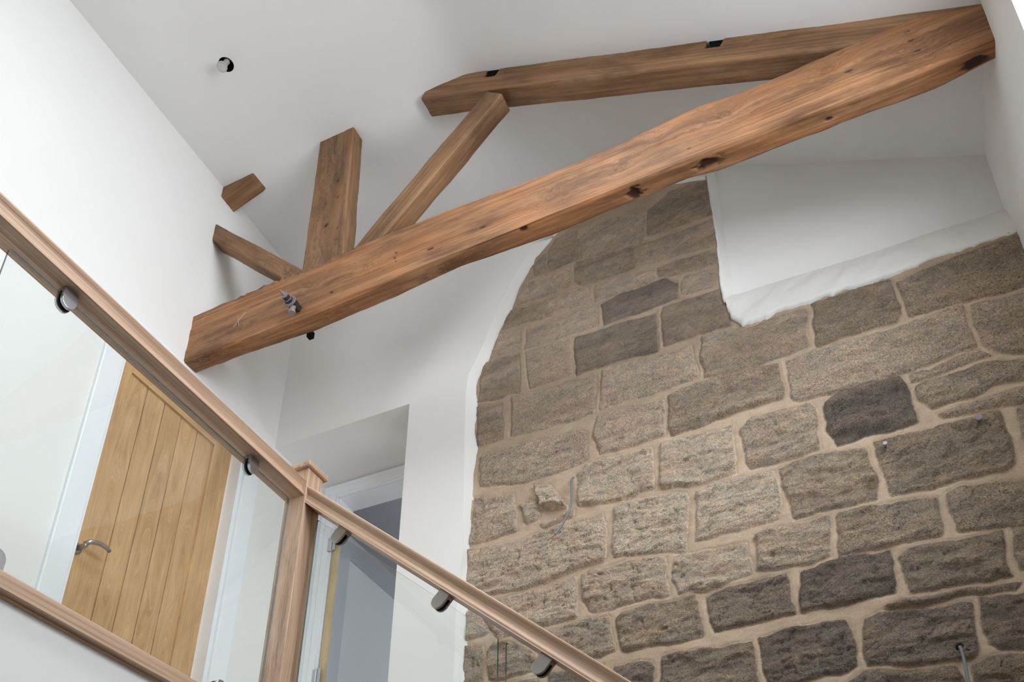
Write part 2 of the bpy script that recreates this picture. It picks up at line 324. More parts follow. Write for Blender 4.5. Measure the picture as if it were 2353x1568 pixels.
# ------------------------------------------------------------------ measured outlines, metres (x, z), eye level z = 0
STONES = [
    (0.35, [(-0.773, 4.151), (-0.774, 3.973), (-0.454, 3.916), (-0.454, 4.146), (-0.647, 4.206)]),
    (0.45, [(-1.156, 4.174), (-1.138, 4.013), (-0.825, 3.929), (-0.788, 4.096), (-0.78, 4.136), (-1.01, 4.233)]),
    (0.5, [(-1.29, 4.255), (-1.17, 4.235), (-1.16, 4.016), (-1.326, 4.025), (-1.33, 4.198)]),
    (0.4, [(-1.419, 4.13), (-1.345, 4.18), (-1.341, 4.027), (-1.414, 4.042)]),
    (0.45, [(-1.173, 4.001), (-0.871, 3.934), (-0.865, 3.789), (-1.143, 3.818), (-1.186, 3.863)]),
    (0.5, [(-0.857, 3.932), (-0.442, 3.875), (-0.444, 3.7), (-0.551, 3.726), (-0.855, 3.79)]),
    (0.55, [(-1.453, 4.022), (-1.218, 3.982), (-1.206, 3.852), (-1.523, 3.886), (-1.502, 3.975)]),
    (0.42, [(-1.57, 3.873), (-1.371, 3.821), (-1.369, 3.718), (-1.605, 3.762)]),
    (0.48, [(-1.35, 3.832), (-1.103, 3.789), (-1.102, 3.673), (-1.351, 3.709)]),
    (0.5, [(-1.061, 3.781), (-0.765, 3.72), (-0.763, 3.648), (-1.074, 3.667)]),
    (0.4, [(-0.747, 3.724), (-0.44, 3.68), (-0.448, 3.587), (-0.643, 3.618), (-0.741, 3.65)]),
    (0.45, [(-0.636, 3.565), (-0.615, 3.594), (-0.514, 3.573), (-0.484, 3.531), (-0.497, 3.459), (-0.61, 3.468), (-0.637, 3.497)]),
    (0.2, [(-1.049, 3.628), (-0.952, 3.649), (-0.718, 3.628), (-0.657, 3.568), (-0.658, 3.469), (-1.038, 3.49)]),
    (0.5, [(-1.457, 3.681), (-1.079, 3.643), (-1.079, 3.508), (-1.459, 3.546)]),
    (0.5, [(-1.625, 3.723), (-1.503, 3.695), (-1.507, 3.567), (-1.68, 3.585)]),
    (0.3, [(-0.745, 3.446), (-0.47, 3.425), (-0.461, 3.303), (-0.444, 3.193), (-0.561, 3.197), (-0.747, 3.208)]),
    (0.22, [(-1.19, 3.486), (-0.77, 3.431), (-0.781, 3.195), (-1.191, 3.246)]),
    (0.4, [(-1.459, 3.526), (-1.216, 3.488), (-1.216, 3.261), (-1.448, 3.278)]),
    (0.35, [(-1.711, 3.563), (-1.502, 3.529), (-1.507, 3.268), (-1.745, 3.319)]),
    (0.5, [(-0.563, 3.177), (-0.439, 3.165), (-0.365, 3.134), (-0.125, 3.129), (-0.14, 2.914), (-0.353, 2.903), (-0.574, 2.937), (-0.588, 3.039)]),
    (0.38, [(-0.102, 3.133), (0.11, 3.123), (0.219, 3.1), (0.219, 3.031), (0.22, 2.92), (0.193, 2.877), (-0.11, 2.894)]),
    (0.35, [(0.238, 3.076), (0.379, 3.095), (0.563, 3.077), (0.66, 3.074), (0.752, 2.914), (0.729, 2.813), (0.457, 2.849), (0.246, 2.875), (0.241, 2.966)]),
    (0.5, [(-1.058, 3.203), (-0.867, 3.173), (-0.624, 3.142), (-0.619, 3.106), (-0.61, 2.948), (-0.817, 2.954), (-1.075, 2.972)]),
    (0.42, [(-1.546, 3.26), (-1.386, 3.23), (-1.221, 3.224), (-1.097, 3.184), (-1.102, 2.963), (-1.226, 2.969), (-1.548, 3.01)]),
    (0.32, [(-1.744, 3.29), (-1.606, 3.241), (-1.597, 3.011), (-1.736, 3.021)]),
    (0.42, [(-0.745, 2.907), (-0.619, 2.915), (-0.427, 2.913), (-0.265, 2.873), (-0.261, 2.717), (-0.28, 2.679), (-0.543, 2.688), (-0.745, 2.682), (-0.757, 2.73)]),
    (0.5, [(-0.233, 2.874), (-0.122, 2.883), (0.029, 2.861), (0.24, 2.848), (0.43, 2.836), (0.429, 2.706), (0.436, 2.623), (0.338, 2.619), (0.195, 2.608), (-0.023, 2.622), (-0.216, 2.642), (-0.241, 2.667)]),
    (0.4, [(0.456, 2.827), (0.721, 2.773), (0.654, 2.477), (0.489, 2.571), (0.451, 2.629), (0.448, 2.729)]),
    (0.6, [(-1.089, 2.945), (-0.923, 2.929), (-0.768, 2.899), (-0.777, 2.702), (-0.934, 2.706), (-1.091, 2.719), (-1.119, 2.835)]),
    (0.5, [(-1.719, 2.952), (-1.528, 2.944), (-1.205, 2.909), (-1.153, 2.869), (-1.153, 2.711), (-1.214, 2.7), (-1.479, 2.701), (-1.713, 2.769)]),
    (0.55, [(-0.451, 2.603), (-0.41, 2.63), (-0.174, 2.608), (-0.158, 2.576), (-0.157, 2.487), (-0.164, 2.372), (-0.439, 2.393), (-0.456, 2.436)]),
    (0.12, [(-0.12, 2.586), (-0.071, 2.614), (0.066, 2.619), (0.168, 2.594), (0.185, 2.549), (0.185, 2.411), (0.178, 2.368), (0.017, 2.371), (-0.109, 2.371), (-0.123, 2.46)]),
    (0.75, [(-0.796, 2.651), (-0.641, 2.647), (-0.487, 2.629), (-0.498, 2.391), (-0.699, 2.395), (-0.813, 2.426)]),
    (0.65, [(-1.2, 2.651), (-1.152, 2.694), (-0.836, 2.654), (-0.844, 2.437), (-0.983, 2.423), (-1.194, 2.467)]),
    (0.55, [(-1.745, 2.711), (-1.525, 2.66), (-1.505, 2.441), (-1.708, 2.447), (-1.756, 2.455)]),
    (0.7, [(-1.422, 2.665), (-1.339, 2.646), (-1.247, 2.481), (-1.388, 2.516)]),
    (0.6, [(-1.497, 2.583), (-1.442, 2.588), (-1.406, 2.556), (-1.397, 2.481), (-1.458, 2.473)]),
    (0.6, [(-1.389, 2.442), (-1.216, 2.451), (-1.225, 2.417), (-1.363, 2.417)]),
    (0.4, [(0.207, 2.516), (0.239, 2.535), (0.353, 2.543), (0.48, 2.525), (0.648, 2.453), (0.631, 2.376), (0.444, 2.421), (0.377, 2.402), (0.243, 2.407), (0.207, 2.465)]),
    (0.45, [(0.199, 2.593), (0.438, 2.603), (0.478, 2.551), (0.357, 2.562), (0.204, 2.551)]),
    (0.45, [(0.254, 2.371), (0.372, 2.381), (0.625, 2.349), (0.613, 2.295), (0.363, 2.335), (0.271, 2.342)]),
    (0.35, [(0.028, 2.335), (0.121, 2.335), (0.271, 2.317), (0.443, 2.304), (0.446, 2.178), (0.447, 2.087), (0.406, 2.065), (0.191, 2.066), (0.048, 2.08), (0.039, 2.116), (0.032, 2.217)]),
    (0.45, [(-0.321, 2.352), (-0.243, 2.358), (-0.129, 2.345), (-0.002, 2.318), (0.008, 2.186), (0.003, 2.08), (-0.15, 2.091), (-0.296, 2.097), (-0.316, 2.224)]),
    (0.75, [(-0.665, 2.361), (-0.636, 2.372), (-0.484, 2.36), (-0.345, 2.351), (-0.339, 2.263), (-0.365, 2.109), (-0.509, 2.112), (-0.679, 2.13), (-0.677, 2.257)]),
    (0.7, [(-1.022, 2.41), (-0.985, 2.419), (-0.72, 2.37), (-0.707, 2.343), (-0.723, 2.093), (-0.87, 2.118), (-1.037, 2.153), (-1.05, 2.185)]),
    (0.6, [(-1.759, 2.427), (-1.522, 2.385), (-1.389, 2.396), (-1.086, 2.391), (-1.07, 2.324), (-1.079, 2.19), (-1.091, 2.155), (-1.264, 2.142), (-1.369, 2.129), (-1.586, 2.138), (-1.768, 2.165)]),
    (0.4, [(0.5, 2.3), (0.607, 2.269), (0.572, 2.112), (0.481, 2.168)]),
    (0.35, [(0.224, 2.031), (0.273, 2.04), (0.544, 1.991), (0.506, 1.821), (0.249, 1.865), (0.231, 1.875), (0.221, 1.956)]),
    (0.32, [(-0.158, 2.052), (-0.145, 2.069), (-0.045, 2.068), (0.191, 2.025), (0.179, 1.87), (0.013, 1.875), (-0.159, 1.888)]),
    (0.5, [(-0.458, 2.059), (-0.412, 2.072), (-0.183, 2.067), (-0.189, 1.9), (-0.256, 1.892), (-0.455, 1.91)]),
    (0.7, [(-0.782, 2.07), (-0.753, 2.08), (-0.642, 2.073), (-0.495, 2.051), (-0.478, 1.927), (-0.482, 1.905), (-0.543, 1.898), (-0.648, 1.889), (-0.768, 1.906), (-0.787, 1.975)]),
    (0.6, [(-1.191, 2.109), (-1.154, 2.118), (-0.965, 2.112), (-0.821, 2.086), (-0.818, 2.05), (-0.815, 1.915), (-0.976, 1.912), (-1.071, 1.914), (-1.144, 1.927), (-1.186, 1.991)]),
    (0.6, [(-1.697, 2.089), (-1.476, 2.109), (-1.223, 2.108), (-1.209, 2.029), (-1.214, 1.921), (-1.343, 1.912), (-1.582, 1.906)]),
    (0.4, [(0.38, 1.834), (0.503, 1.807), (0.466, 1.643), (0.373, 1.671), (0.374, 1.755)]),
    (0.3, [(0.015, 1.818), (0.043, 1.838), (0.081, 1.851), (0.218, 1.84), (0.349, 1.836), (0.35, 1.763), (0.341, 1.655), (0.288, 1.654), (0.185, 1.662), (0.045, 1.677), (0.037, 1.719), (0.026, 1.793)]),
    (0.1, [(-0.311, 1.858), (-0.29, 1.87), (-0.157, 1.88), (-0.001, 1.856), (0.001, 1.73), (-0.006, 1.693), (-0.046, 1.687), (-0.163, 1.688), (-0.32, 1.699), (-0.318, 1.749)]),
    (0.2, [(-0.66, 1.86), (-0.619, 1.875), (-0.358, 1.872), (-0.351, 1.851), (-0.34, 1.7), (-0.39, 1.705), (-0.503, 1.698), (-0.646, 1.704), (-0.654, 1.747)]),
    (0.35, [(-1.038, 1.868), (-1.015, 1.886), (-0.884, 1.887), (-0.705, 1.88), (-0.695, 1.858), (-0.692, 1.791), (-0.692, 1.704), (-0.84, 1.7), (-0.986, 1.713), (-1.022, 1.726), (-1.033, 1.807)]),
    (0.5, [(-1.35, 1.878), (-1.268, 1.899), (-1.09, 1.903), (-1.068, 1.876), (-1.057, 1.774), (-1.056, 1.729), (-1.126, 1.712), (-1.291, 1.712)]),
    (0.25, [(-0.051, 1.64), (0.02, 1.658), (0.357, 1.626), (0.34, 1.608), (-0.028, 1.628)]),
    (0.2, [(-0.136, 1.588), (-0.117, 1.613), (-0.068, 1.624), (0.066, 1.608), (0.212, 1.584), (0.206, 1.504), (0.198, 1.411), (0.177, 1.394), (0.031, 1.408), (-0.1, 1.427), (-0.139, 1.439), (-0.142, 1.488)]),
    (0.25, [(0.24, 1.6), (0.452, 1.579), (0.404, 1.367), (0.268, 1.4), (0.237, 1.431), (0.229, 1.494)]),
    (0.15, [(-0.485, 1.643), (-0.397, 1.644), (-0.245, 1.636), (-0.194, 1.626), (-0.184, 1.597), (-0.163, 1.51), (-0.17, 1.45), (-0.201, 1.432), (-0.347, 1.437), (-0.476, 1.444), (-0.484, 1.506)]),
    (0.2, [(-0.867, 1.641), (-0.845, 1.656), (-0.687, 1.651), (-0.52, 1.633), (-0.514, 1.61), (-0.509, 1.522), (-0.509, 1.409), (-0.853, 1.411), (-0.875, 1.559)]),
    (0.2, [(-1.054, 1.647), (-0.989, 1.66), (-0.917, 1.643), (-0.901, 1.612), (-0.911, 1.458), (-1.089, 1.459)]),
    (0.55, [(-1.761, 2.106), (-1.696, 2.062), (-1.627, 1.982), (-1.637, 1.952), (-1.76, 1.94)]),
    (0.4, [(-1.759, 1.913), (-1.664, 1.897), (-1.677, 1.73), (-1.761, 1.734)]),
    (0.35, [(-1.65, 1.859), (-1.603, 1.894), (-1.528, 1.89), (-1.391, 1.766), (-1.381, 1.723), (-1.561, 1.708), (-1.634, 1.73)]),
    (0.2, [(-0.214, 1.391), (-0.154, 1.417), (0.13, 1.375), (0.147, 1.329), (0.14, 1.217), (-0.232, 1.222)]),
    (0.25, [(0.183, 1.371), (0.24, 1.387), (0.402, 1.357), (0.359, 1.165), (0.154, 1.207)]),
    (0.3, [(-1.351, 1.687), (-1.109, 1.67), (-1.117, 1.464), (-1.334, 1.452)]),
    (0.35, [(-1.759, 1.696), (-1.392, 1.676), (-1.373, 1.469), (-1.755, 1.475)]),
]
ST_LEFT = [(-1.303, 4.266), (-1.403, 4.174), (-1.453, 4.087), (-1.513, 3.99), (-1.559, 3.855), (-1.615, 3.768), (-1.653, 3.669), (-1.684, 3.563), (-1.732, 3.495), (-1.751, 3.43), (-1.743, 3.267), (-1.749, 3.128), (-1.73, 3.011), (-1.746, 2.883), (-1.746, 2.726), (-1.755, 2.578), (-1.764, 2.362), (-1.761, 2.29), (-1.748, 2.102), (-1.758, 2.016), (-1.753, 1.884), (-1.743, 1.738)]
ST_TOP = [(-0.464, 4.168), (-0.555, 4.213), (-0.733, 4.303), (-0.921, 4.38), (-1.12, 4.407)]
ST_ALC = [(-0.464, 4.168), (-0.46, 3.982), (-0.453, 3.765), (-0.457, 3.564), (-0.46, 3.425), (-0.454, 3.313), (-0.434, 3.214), (-0.392, 3.158), (-0.326, 3.145), (-0.213, 3.153), (-0.123, 3.141), (-0.034, 3.139), (0.062, 3.132), (0.137, 3.121), (0.221, 3.119), (0.318, 3.113), (0.385, 3.124), (0.461, 3.108), (0.553, 3.103), (0.661, 3.093)]
PL_ARRIS = [(-1.418, 4.27), (-1.472, 4.163), (-1.522, 4.078), (-1.562, 3.992), (-1.602, 3.917), (-1.653, 3.788), (-1.69, 3.677), (-1.738, 3.563), (-1.78, 3.475), (-1.791, 3.368), (-1.786, 3.083), (-1.778, 2.684), (-1.772, 2.364), (-1.793, 2.047), (-1.791, 1.91), (-1.79, 1.73)]
PL_TOP = [(-0.449, 4.306), (-0.56, 4.354), (-0.738, 4.437), (-0.949, 4.517), (-1.171, 4.537), (-1.313, 4.421)]
ALC_IN = [(-0.433, 4.306), (-0.426, 4.235), (-0.423, 3.944), (-0.419, 3.739), (-0.414, 3.534), (-0.413, 3.404), (-0.266, 3.394), (-0.066, 3.371), (0.12, 3.349), (0.268, 3.34), (0.417, 3.333), (0.554, 3.317), (0.689, 3.311)]
TIE_TOP = [(-3.002, 3.728), (-2.846, 3.735), (-2.678, 3.729), (-2.572, 3.747), (-2.464, 3.741), (-2.332, 3.732), (-2.104, 3.737), (-1.932, 3.74), (-1.58, 3.736), (-1.27, 3.717), (-0.959, 3.697), (-0.703, 3.701), (-0.495, 3.727), (-0.367, 3.734), (-0.192, 3.712), (0.028, 3.715), (0.216, 3.726), (0.455, 3.722), (0.661, 3.65)]
TIE_BOT = [(-2.99, 3.408), (-2.26, 3.393), (-1.562, 3.411), (-0.982, 3.419), (-0.642, 3.422), (-0.392, 3.425), (-0.057, 3.42), (0.328, 3.413), (0.667, 3.423)]
TIE_FAR = [(-2.978, 2.587), (-2.591, 2.584), (-2.299, 2.593), (-1.941, 2.59), (-1.472, 2.566), (-1.043, 2.588), (-0.784, 2.578), (-0.451, 2.573), (-0.332, 2.59), (-0.076, 2.585), (0.243, 2.583), (0.468, 2.593), (0.664, 2.568)]
RAF_TOP = [(0.661, 3.65), (0.455, 3.722), (0.231, 3.831), (-0.227, 4.084), (-0.52, 4.226), (-0.926, 4.429), (-1.336, 4.656), (-1.409, 4.679), (-1.643, 4.672)]
RAF_BOT = [(0.216, 3.726), (-0.007, 3.837), (-0.274, 3.975), (-0.528, 4.099), (-0.928, 4.292), (-1.262, 4.466), (-1.603, 4.627)]
# ------------------------------------------------------------------ the room
XL, XR = -3.0, 0.667          # left and right wall faces
YB, YE = -2.6, 3.23           # wall behind the camera, plastered end wall
ZF, ZL, ZC = -1.45, 1.15, 4.725   # lower floor, landing floor, flat ceiling
WIN = (0.3, 2.2, 2.1, 3.42)  # right window: y0 y1 z0 z1
RL = (-1.15, -0.35, 0.3, 1.9)  # rooflight: x0 x1 y0 y1
BW = (-1.9, 0.2, -0.6, 1.9)    # window in the back wall: x0 x1 z0 z1

def ceil_z(x, y):
    x = np.asarray(x, float); y = np.asarray(y, float)
    t = np.clip((y-2.49)/.7, 0, 1)
    sl = 3.65+.503*(.661-x)+t*.10*np.clip(.66-x, 0, 1.9)
    k = .018
    return -k*np.log(np.exp(-(sl-4)/k*1.0)+np.exp(-(ZC-4)/k))+4

def st(o): o['kind'] = 'structure'; return o

# floors
st(boxo('floor', XL-.3, XR+.3, YB-.3, 3.6, ZF-.2, ZF, M['carpet']))
bm = bmesh.new(); box(bm, XL, -1.9, YB, 3.64, ZL-.28, ZL)
st(from_bm('floor_landing', bm, [M['paint']]))
# left wall with the doorway
D1 = (2.18, 2.99, 3.29)
bm = bmesh.new()
box(bm, XL-.25, XL, YB-.2, D1[0]-.02, ZF, 4.95); box(bm, XL-.25, XL, D1[1]+.02, 3.8, ZF, 4.95)
box(bm, XL-.25, XL, D1[0]-.02, D1[1]+.02, D1[2]+.02, 4.95); box(bm, XL-.25, XL, D1[0]-.02, D1[1]+.02, ZF, ZL)
st(from_bm('wall_left', bm, M['paint']))
# right wall with the window
y0, y1, z0, z1 = WIN
bm = bmesh.new()
box(bm, XR, XR+.35, YB-.2, y0, ZF, 3.9); box(bm, XR, XR+.35, y1, 3.6, ZF, 3.9)
box(bm, XR, XR+.35, y0, y1, ZF, z0); box(bm, XR, XR+.35, y0, y1, z1, 3.9)
st(from_bm('wall_right', bm, M['paint']))
bm = bmesh.new()
for a, b_, c_, d in ((y0, y1, z0, z0+.05), (y0, y1, z1-.05, z1), (y0, y0+.05, z0, z1), (y1-.05, y1, z0, z1), ((y0+y1)/2-.025, (y0+y1)/2+.025, z0, z1)):
    box(bm, XR+.26, XR+.31, a, b_, c_, d)
st(from_bm('window_1', bm, M['gloss']))
portal('daylight_right_window', (XR+.2, (y0+y1)/2, (z0+z1)/2), (-1, 0, 0), y1-y0, z1-z0)
# wall behind the camera with a tall window
bm = bmesh.new()
box(bm, XL-.2, XR+.3, YB-.3, YB, ZF, 4.95)
st(from_bm('wall_front', bm, M['paint']))
# ceiling: level strip beside the left wall, then raking down to the right wall; rooflight and lamp hole cut out
HX, HY, HR = -2.528, 1.95, .038
xs = sorted(set(np.round(np.concatenate([np.linspace(XL-.1, -1.8, 7), np.linspace(-1.8, -1.15, 27), np.linspace(-1.15, -.35, 9), np.linspace(-.35, XR+.1, 12), [HX-.08, HX+.08]]), 4)))
ys = sorted(set(np.round(np.concatenate([np.linspace(YB-.1, .3, 8), np.linspace(.3, 1.9, 11), np.linspace(1.9, 3.5, 21), [HY-.08, HY+.08]]), 4)))
bm = bmesh.new()
gv_ = {}
for i, x in enumerate(xs):
    for j, y in enumerate(ys): gv_[i, j] = bm.verts.new((x, y, float(ceil_z(x, y))))
for i in range(len(xs)-1):
    for j in range(len(ys)-1):
        cx, cy = (xs[i]+xs[i+1])/2, (ys[j]+ys[j+1])/2
        if RL[0] < cx < RL[1] and RL[2] < cy < RL[3]: continue
        if abs(cx-HX) < .08 and abs(cy-HY) < .08: continue
        bm.faces.new((gv_[i, j], gv_[i+1, j], gv_[i+1, j+1], gv_[i, j+1]))
# ring around the lamp hole
per = [gv_[i, j] for i, j in gv_ if abs(xs[i]-HX) < .0801 and abs(ys[j]-HY) < .0801 and (abs(abs(xs[i]-HX)-.08) < 1e-3 or abs(abs(ys[j]-HY)-.08) < 1e-3)]
per.sort(key=lambda v: math.atan2(v.co.y-HY, v.co.x-HX))
nh = 40
hole = [bm.verts.new((HX+HR*math.cos(2*math.pi*k/nh-math.pi), HY+HR*math.sin(2*math.pi*k/nh-math.pi), ZC)) for k in range(nh)]
eds = []
for L in (per, hole):
    for k in range(len(L)):
        e = bm.edges.get((L[k], L[(k+1) % len(L)])) or bm.edges.new((L[k], L[(k+1) % len(L)])); eds.append(e)
bmesh.ops.bridge_loops(bm, edges=eds)
up_ = [bm.verts.new((v.co.x, v.co.y, ZC+.15)) for v in hole]
for k in range(nh): bm.faces.new((hole[k], hole[(k+1) % nh], up_[(k+1) % nh], up_[k]))
# reveal of the rooflight
rim = [(RL[0], RL[2]), (RL[1], RL[2]), (RL[1], RL[3]), (RL[0], RL[3])]
for (ax, ay), (bx, by) in zip(rim, rim[1:]+rim[:1]):
    pa, pb = Vector((ax, ay, float(ceil_z(ax, ay)))), Vector((bx, by, float(ceil_z(bx, by))))
    upv = Vector((.09, 0, .2))
    q = [bm.verts.new(p) for p in (pa, pb, pb+upv, pa+upv)]; bm.faces.new(q)
ce = st(from_bm('ceiling', bm, M['ceiling'], smooth=False))
for p in ce.data.polygons:
    c_ = p.center
    p.use_smooth = abs(p.normal.z) > .5 and -2.2 < c_.x < 0
# a weather-tight roof above it, open only over the rooflight
bm = bmesh.new()
for a, b_, c_, d in ((XL-.3, XR+.5, YB-.4, RL[2]), (XL-.3, XR+.5, RL[3], 3.9), (XL-.3, RL[0], RL[2], RL[3]), (RL[1], XR+.5, RL[2], RL[3])):
    zz = lambda x: float(ceil_z(x, 0))+.215
    n_ = 8
    X = np.linspace(a, b_, n_+1)
    for u, v in zip(X[:-1], X[1:]):
        off = .09 if True else 0
        vs = [bm.verts.new((u+off*(u > XL), c_, zz(u))), bm.verts.new((v+off, c_, zz(v))), bm.verts.new((v+off, d, zz(v))), bm.verts.new((u+off*(u > XL), d, zz(u)))]
        bm.faces.new(vs)
st(from_bm('ceiling_roof_deck', bm, M['bluegrey']))
cx, cy = (RL[0]+RL[1])/2, (RL[2]+RL[3])/2
portal('daylight_rooflight', (cx+.07, cy, float(ceil_z(cx, cy))+.15), (-.449, 0, -.893), (RL[1]-RL[0])*1.12, RL[3]-RL[2])

# ------------------------------------------------------------------ end wall: plastered part
def st_y(x): return 3.27-.082*(x+1.75)
def al_y(x): return 3.22-.07*(x+.45)
def tess_poly(bm, pts3):
    tri = tessellate_polygon([[Vector(p) for p in pts3]])
    vs = [bm.verts.new(p) for p in pts3]
    for t in tri:
        try: bm.faces.new([vs[i] for i in t])
        except ValueError: pass
    return vs
ar = [(-1.785, ZF)]+PL_ARRIS[::-1]                  # up the left side of the stone, to the top
tp = PL_TOP[::-1]                                    # then over it to the alcove corner
outl = [(XL, 3.41), (-2.125, 3.41), (-2.125, ZF)]+ar+tp
xe = tp[-1][0]
outl += [(xe, float(ceil_z(xe, YE))+.03)]
for x in (-.6, -.8, -1.0, -1.2, -1.4): outl.append((x, float(ceil_z(x, YE))+.03))
outl += [(XL, ZC+.03)]
bm = bmesh.new()
tess_poly(bm, [(x, YE, z) for x, z in outl])
# opening: head and jamb back to the inner doorway
def quad(*p): bm.faces.new([bm.verts.new(q) for q in p])
quad((XL, YE, 3.41), (-2.125, YE, 3.41), (-2.125, 3.80, 3.41), (XL, 3.80, 3.41))
quad((-2.125, YE, 3.41), (-2.125, YE, ZF), (-2.125, 3.66, ZF), (-2.125, 3.66, 3.41))
st(from_bm('wall_end', bm, M['paint']))
# return of the plaster down to the face of the stone, with its ragged edge
def resamp(L, n):
    L = np.array(L, float); d = np.r_[0, np.cumsum(np.hypot(*(L[1:]-L[:-1]).T))]; t = np.linspace(0, d[-1], n)
    return np.stack([np.interp(t, d, L[:, 0]), np.interp(t, d, L[:, 1])], 1)
st(boxo('wall_back_core', -2.1, XR+.3, 3.42, 3.62, ZF, 4.95, M['paint']))
def ribbon(name, A, yA, B, yB, n, m, rag=.006, bulge=0.0, rows=4):
    a, b_ = resamp(A, n), resamp(B, n)
    vs, fs = [], []
    for i in range(n):
        for r in range(rows+1):
            t = r/rows
            x, z = a[i]*(1-t)+b_[i]*t
            ya, yb = yA(a[i][0]), yB(b_[i][0])
            y = ya*(1-t)+yb*t-bulge*math.sin(math.pi*t)
            if r == rows:
                x += rag*.7*float(fbm(i*.2, 3.1, 0, 2, 5)); z += rag*.7*float(fbm(i*.2, 9.7, 0, 2, 6))
            elif r: y += rag*.5*float(fbm(i*.12, r*.8, 0, 3, 9))
            vs.append((x, y, z))
        vs.append((x, yb+.05, z))
    w = rows+2
    for i in range(n-1):
        for r in range(rows+1): fs.append((i*w+r, i*w+r+1, (i+1)*w+r+1, (i+1)*w+r))
    return st(mesh(name, vs, fs, m, smooth=True))
Aline = ar+tp
Bline = [(-1.755, ZF)]+[(x, z) for x, z in ST_LEFT[::-1]]+ST_TOP[::-1]
ribbon('trim_1', Aline[:len(ar)], lambda x: YE, Bline[:len(ST_LEFT)+1], lambda x: st_y(x)+.004, 260, M['lip'])
ribbon('trim_2', [ar[-1]]+tp, lambda x: YE, [(Bline[len(ST_LEFT)][0]+.0, Bline[len(ST_LEFT)][1])]+[(x, z-.004) for x, z in ST_TOP[::-1]], lambda x: st_y(x)-.016, 90, M['lip'])

# alcove of smooth plaster above the ragged stone
AI = ALC_IN
bm = bmesh.new()
poly = [(x, z) for x, z in AI]
poly[-1] = (XR+.03, poly[-1][1])
poly += [(XR+.03, 3.72)]
for x in (.45, .25, .05, -.15, -.3): poly.append((x, float(ceil_z(x, 3.2))+.03))
poly += [(AI[0][0], float(ceil_z(AI[0][0], 3.2))+.03)]
tess_poly(bm, [(x, al_y(x), z) for x, z in poly])
st(from_bm('wall_alcove', bm, M['paint']))
side_in = AI[:6]; side_out = ST_ALC[:6]
side_in = [(AI[0][0], 4.5)]+side_in; side_out = [(xe+.0, 4.5)]+side_out
ribbon('trim_3', side_in, al_y, side_out, lambda x: st_y(x)-.004, 120, M['lip'], rag=.004)
ribbon('trim_4', AI[5:]+[(XR+.03, 3.308)], al_y, ST_ALC[5:]+[(XR+.03, 3.09)], lambda x: st_y(x)-.006, 220, M['lip'], rag=.009, bulge=.018, rows=8)

# ------------------------------------------------------------------ end wall: coursed stone
res = .0052
gx = np.arange(-1.85, XR+.06, res); gz = np.arange(.95, 4.46, res)
GX, GZ = np.meshgrid(gx, gz, indexing='ij')
def sd_poly(px, pz, poly):
    """signed distance, positive inside"""
    P = np.array(poly, float); d = np.full(px.shape, 1e9); ins = np.zeros(px.shape, bool)
    for i in range(len(P)):
        a, b_ = P[i], P[(i+1) % len(P)]
        e = b_-a; wx, wz = px-a[0], pz-a[1]
        t = np.clip((wx*e[0]+wz*e[1])/(e@e+1e-12), 0, 1)
        d = np.minimum(d, (wx-e[0]*t)**2+(wz-e[1]*t)**2)
        c1 = (a[1] <= pz) & (b_[1] > pz); c2 = (a[1] > pz) & (b_[1] <= pz)
        cr = e[0]*wz-e[1]*wx
        ins ^= (c1 & (cr > 0)) | (c2 & (cr < 0))
    return np.where(ins, np.sqrt(d), -np.sqrt(d))
wx_ = GX+.009*fbm(GX*11, GZ*11, 0, 3, 21)+.002*fbm(GX*70, GZ*70, 0, 2, 31)
wz_ = GZ+.008*fbm(GX*11, GZ*11, 0, 3, 22)+.002*fbm(GX*70, GZ*70, 0, 2, 32)
dist = np.full(GX.shape, -.05); tone = np.full(GX.shape, .5); rid = np.zeros(GX.shape)
tilt = np.zeros(GX.shape)
rs_ = np.random.RandomState(3)
for k, (t, poly) in enumerate(STONES):
    P = np.array(poly); cxm, czm = P.mean(0)
    i0, i1 = np.searchsorted(gx, [P[:, 0].min()-.06, P[:, 0].max()+.06]); j0, j1 = np.searchsorted(gz, [P[:, 1].min()-.06, P[:, 1].max()+.06])
    if i1 <= i0 or j1 <= j0: continue
    sl = np.s_[i0:i1, j0:j1]
    d = sd_poly(wx_[sl], wz_[sl], poly)
    up = d > dist[sl]
    dist[sl] = np.where(up, d, dist[sl]); tone[sl] = np.where(up, t, tone[sl]); rid[sl] = np.where(up, rs_.rand(), rid[sl])
    tx, tz = rs_.uniform(-.05, .05, 2)
    tilt[sl] = np.where(up, tx*(GX[sl]-cxm)+tz*(GZ[sl]-czm)+rs_.uniform(-.004, .004), tilt[sl])
rough = np.clip((3.45-GZ)/.9, .15, 1)              # lower courses are rock-faced, upper ones nearly flush
grow = .004+.002*np.clip((GZ-3.0)/.5, 0, 1); dist = dist+grow
mask = np.clip((dist+.002)/.006, 0, 1)
pil = np.clip(dist/.028, 0, 1); pil = np.sqrt(1-(1-pil)**2)
strat = fbm(GX*5, GZ*22+GX*1.5, rid*15, 5, 40)
chip = fbm(GX*16, GZ*34, rid*15, 4, 50)
crag = np.abs(fbm(GX*9+3, GZ*17, rid*15, 4, 60))
h = mask*(pil*(.003+.013*rough)+(rough*.9+.1)*(.0105*strat+.0075*chip-.009*np.exp(-(crag/.05)**2))*pil+tilt*pil*rough*.8)
h -= (.006+.002*(1-rough))*np.exp(-((dist-.001)/.0045)**2)      # shadow gap round each block
h += (1-mask)*(.0012*fbm(GX*30, GZ*30, 0, 3, 70)+.003*fbm(GX*6, GZ*6, 0, 2, 71))
h += .008*fbm(GX*1.3, GZ*1.3, 0, 2, 80)
dpt = lambda cx_, cz_, r_, a_: a_*np.exp(-(((GX-cx_)**2+(GZ-cz_)**2)/r_**2)**2)
h -= dpt(.148, 1.437, .009, .06)                                   # drilled hole of the lower cable
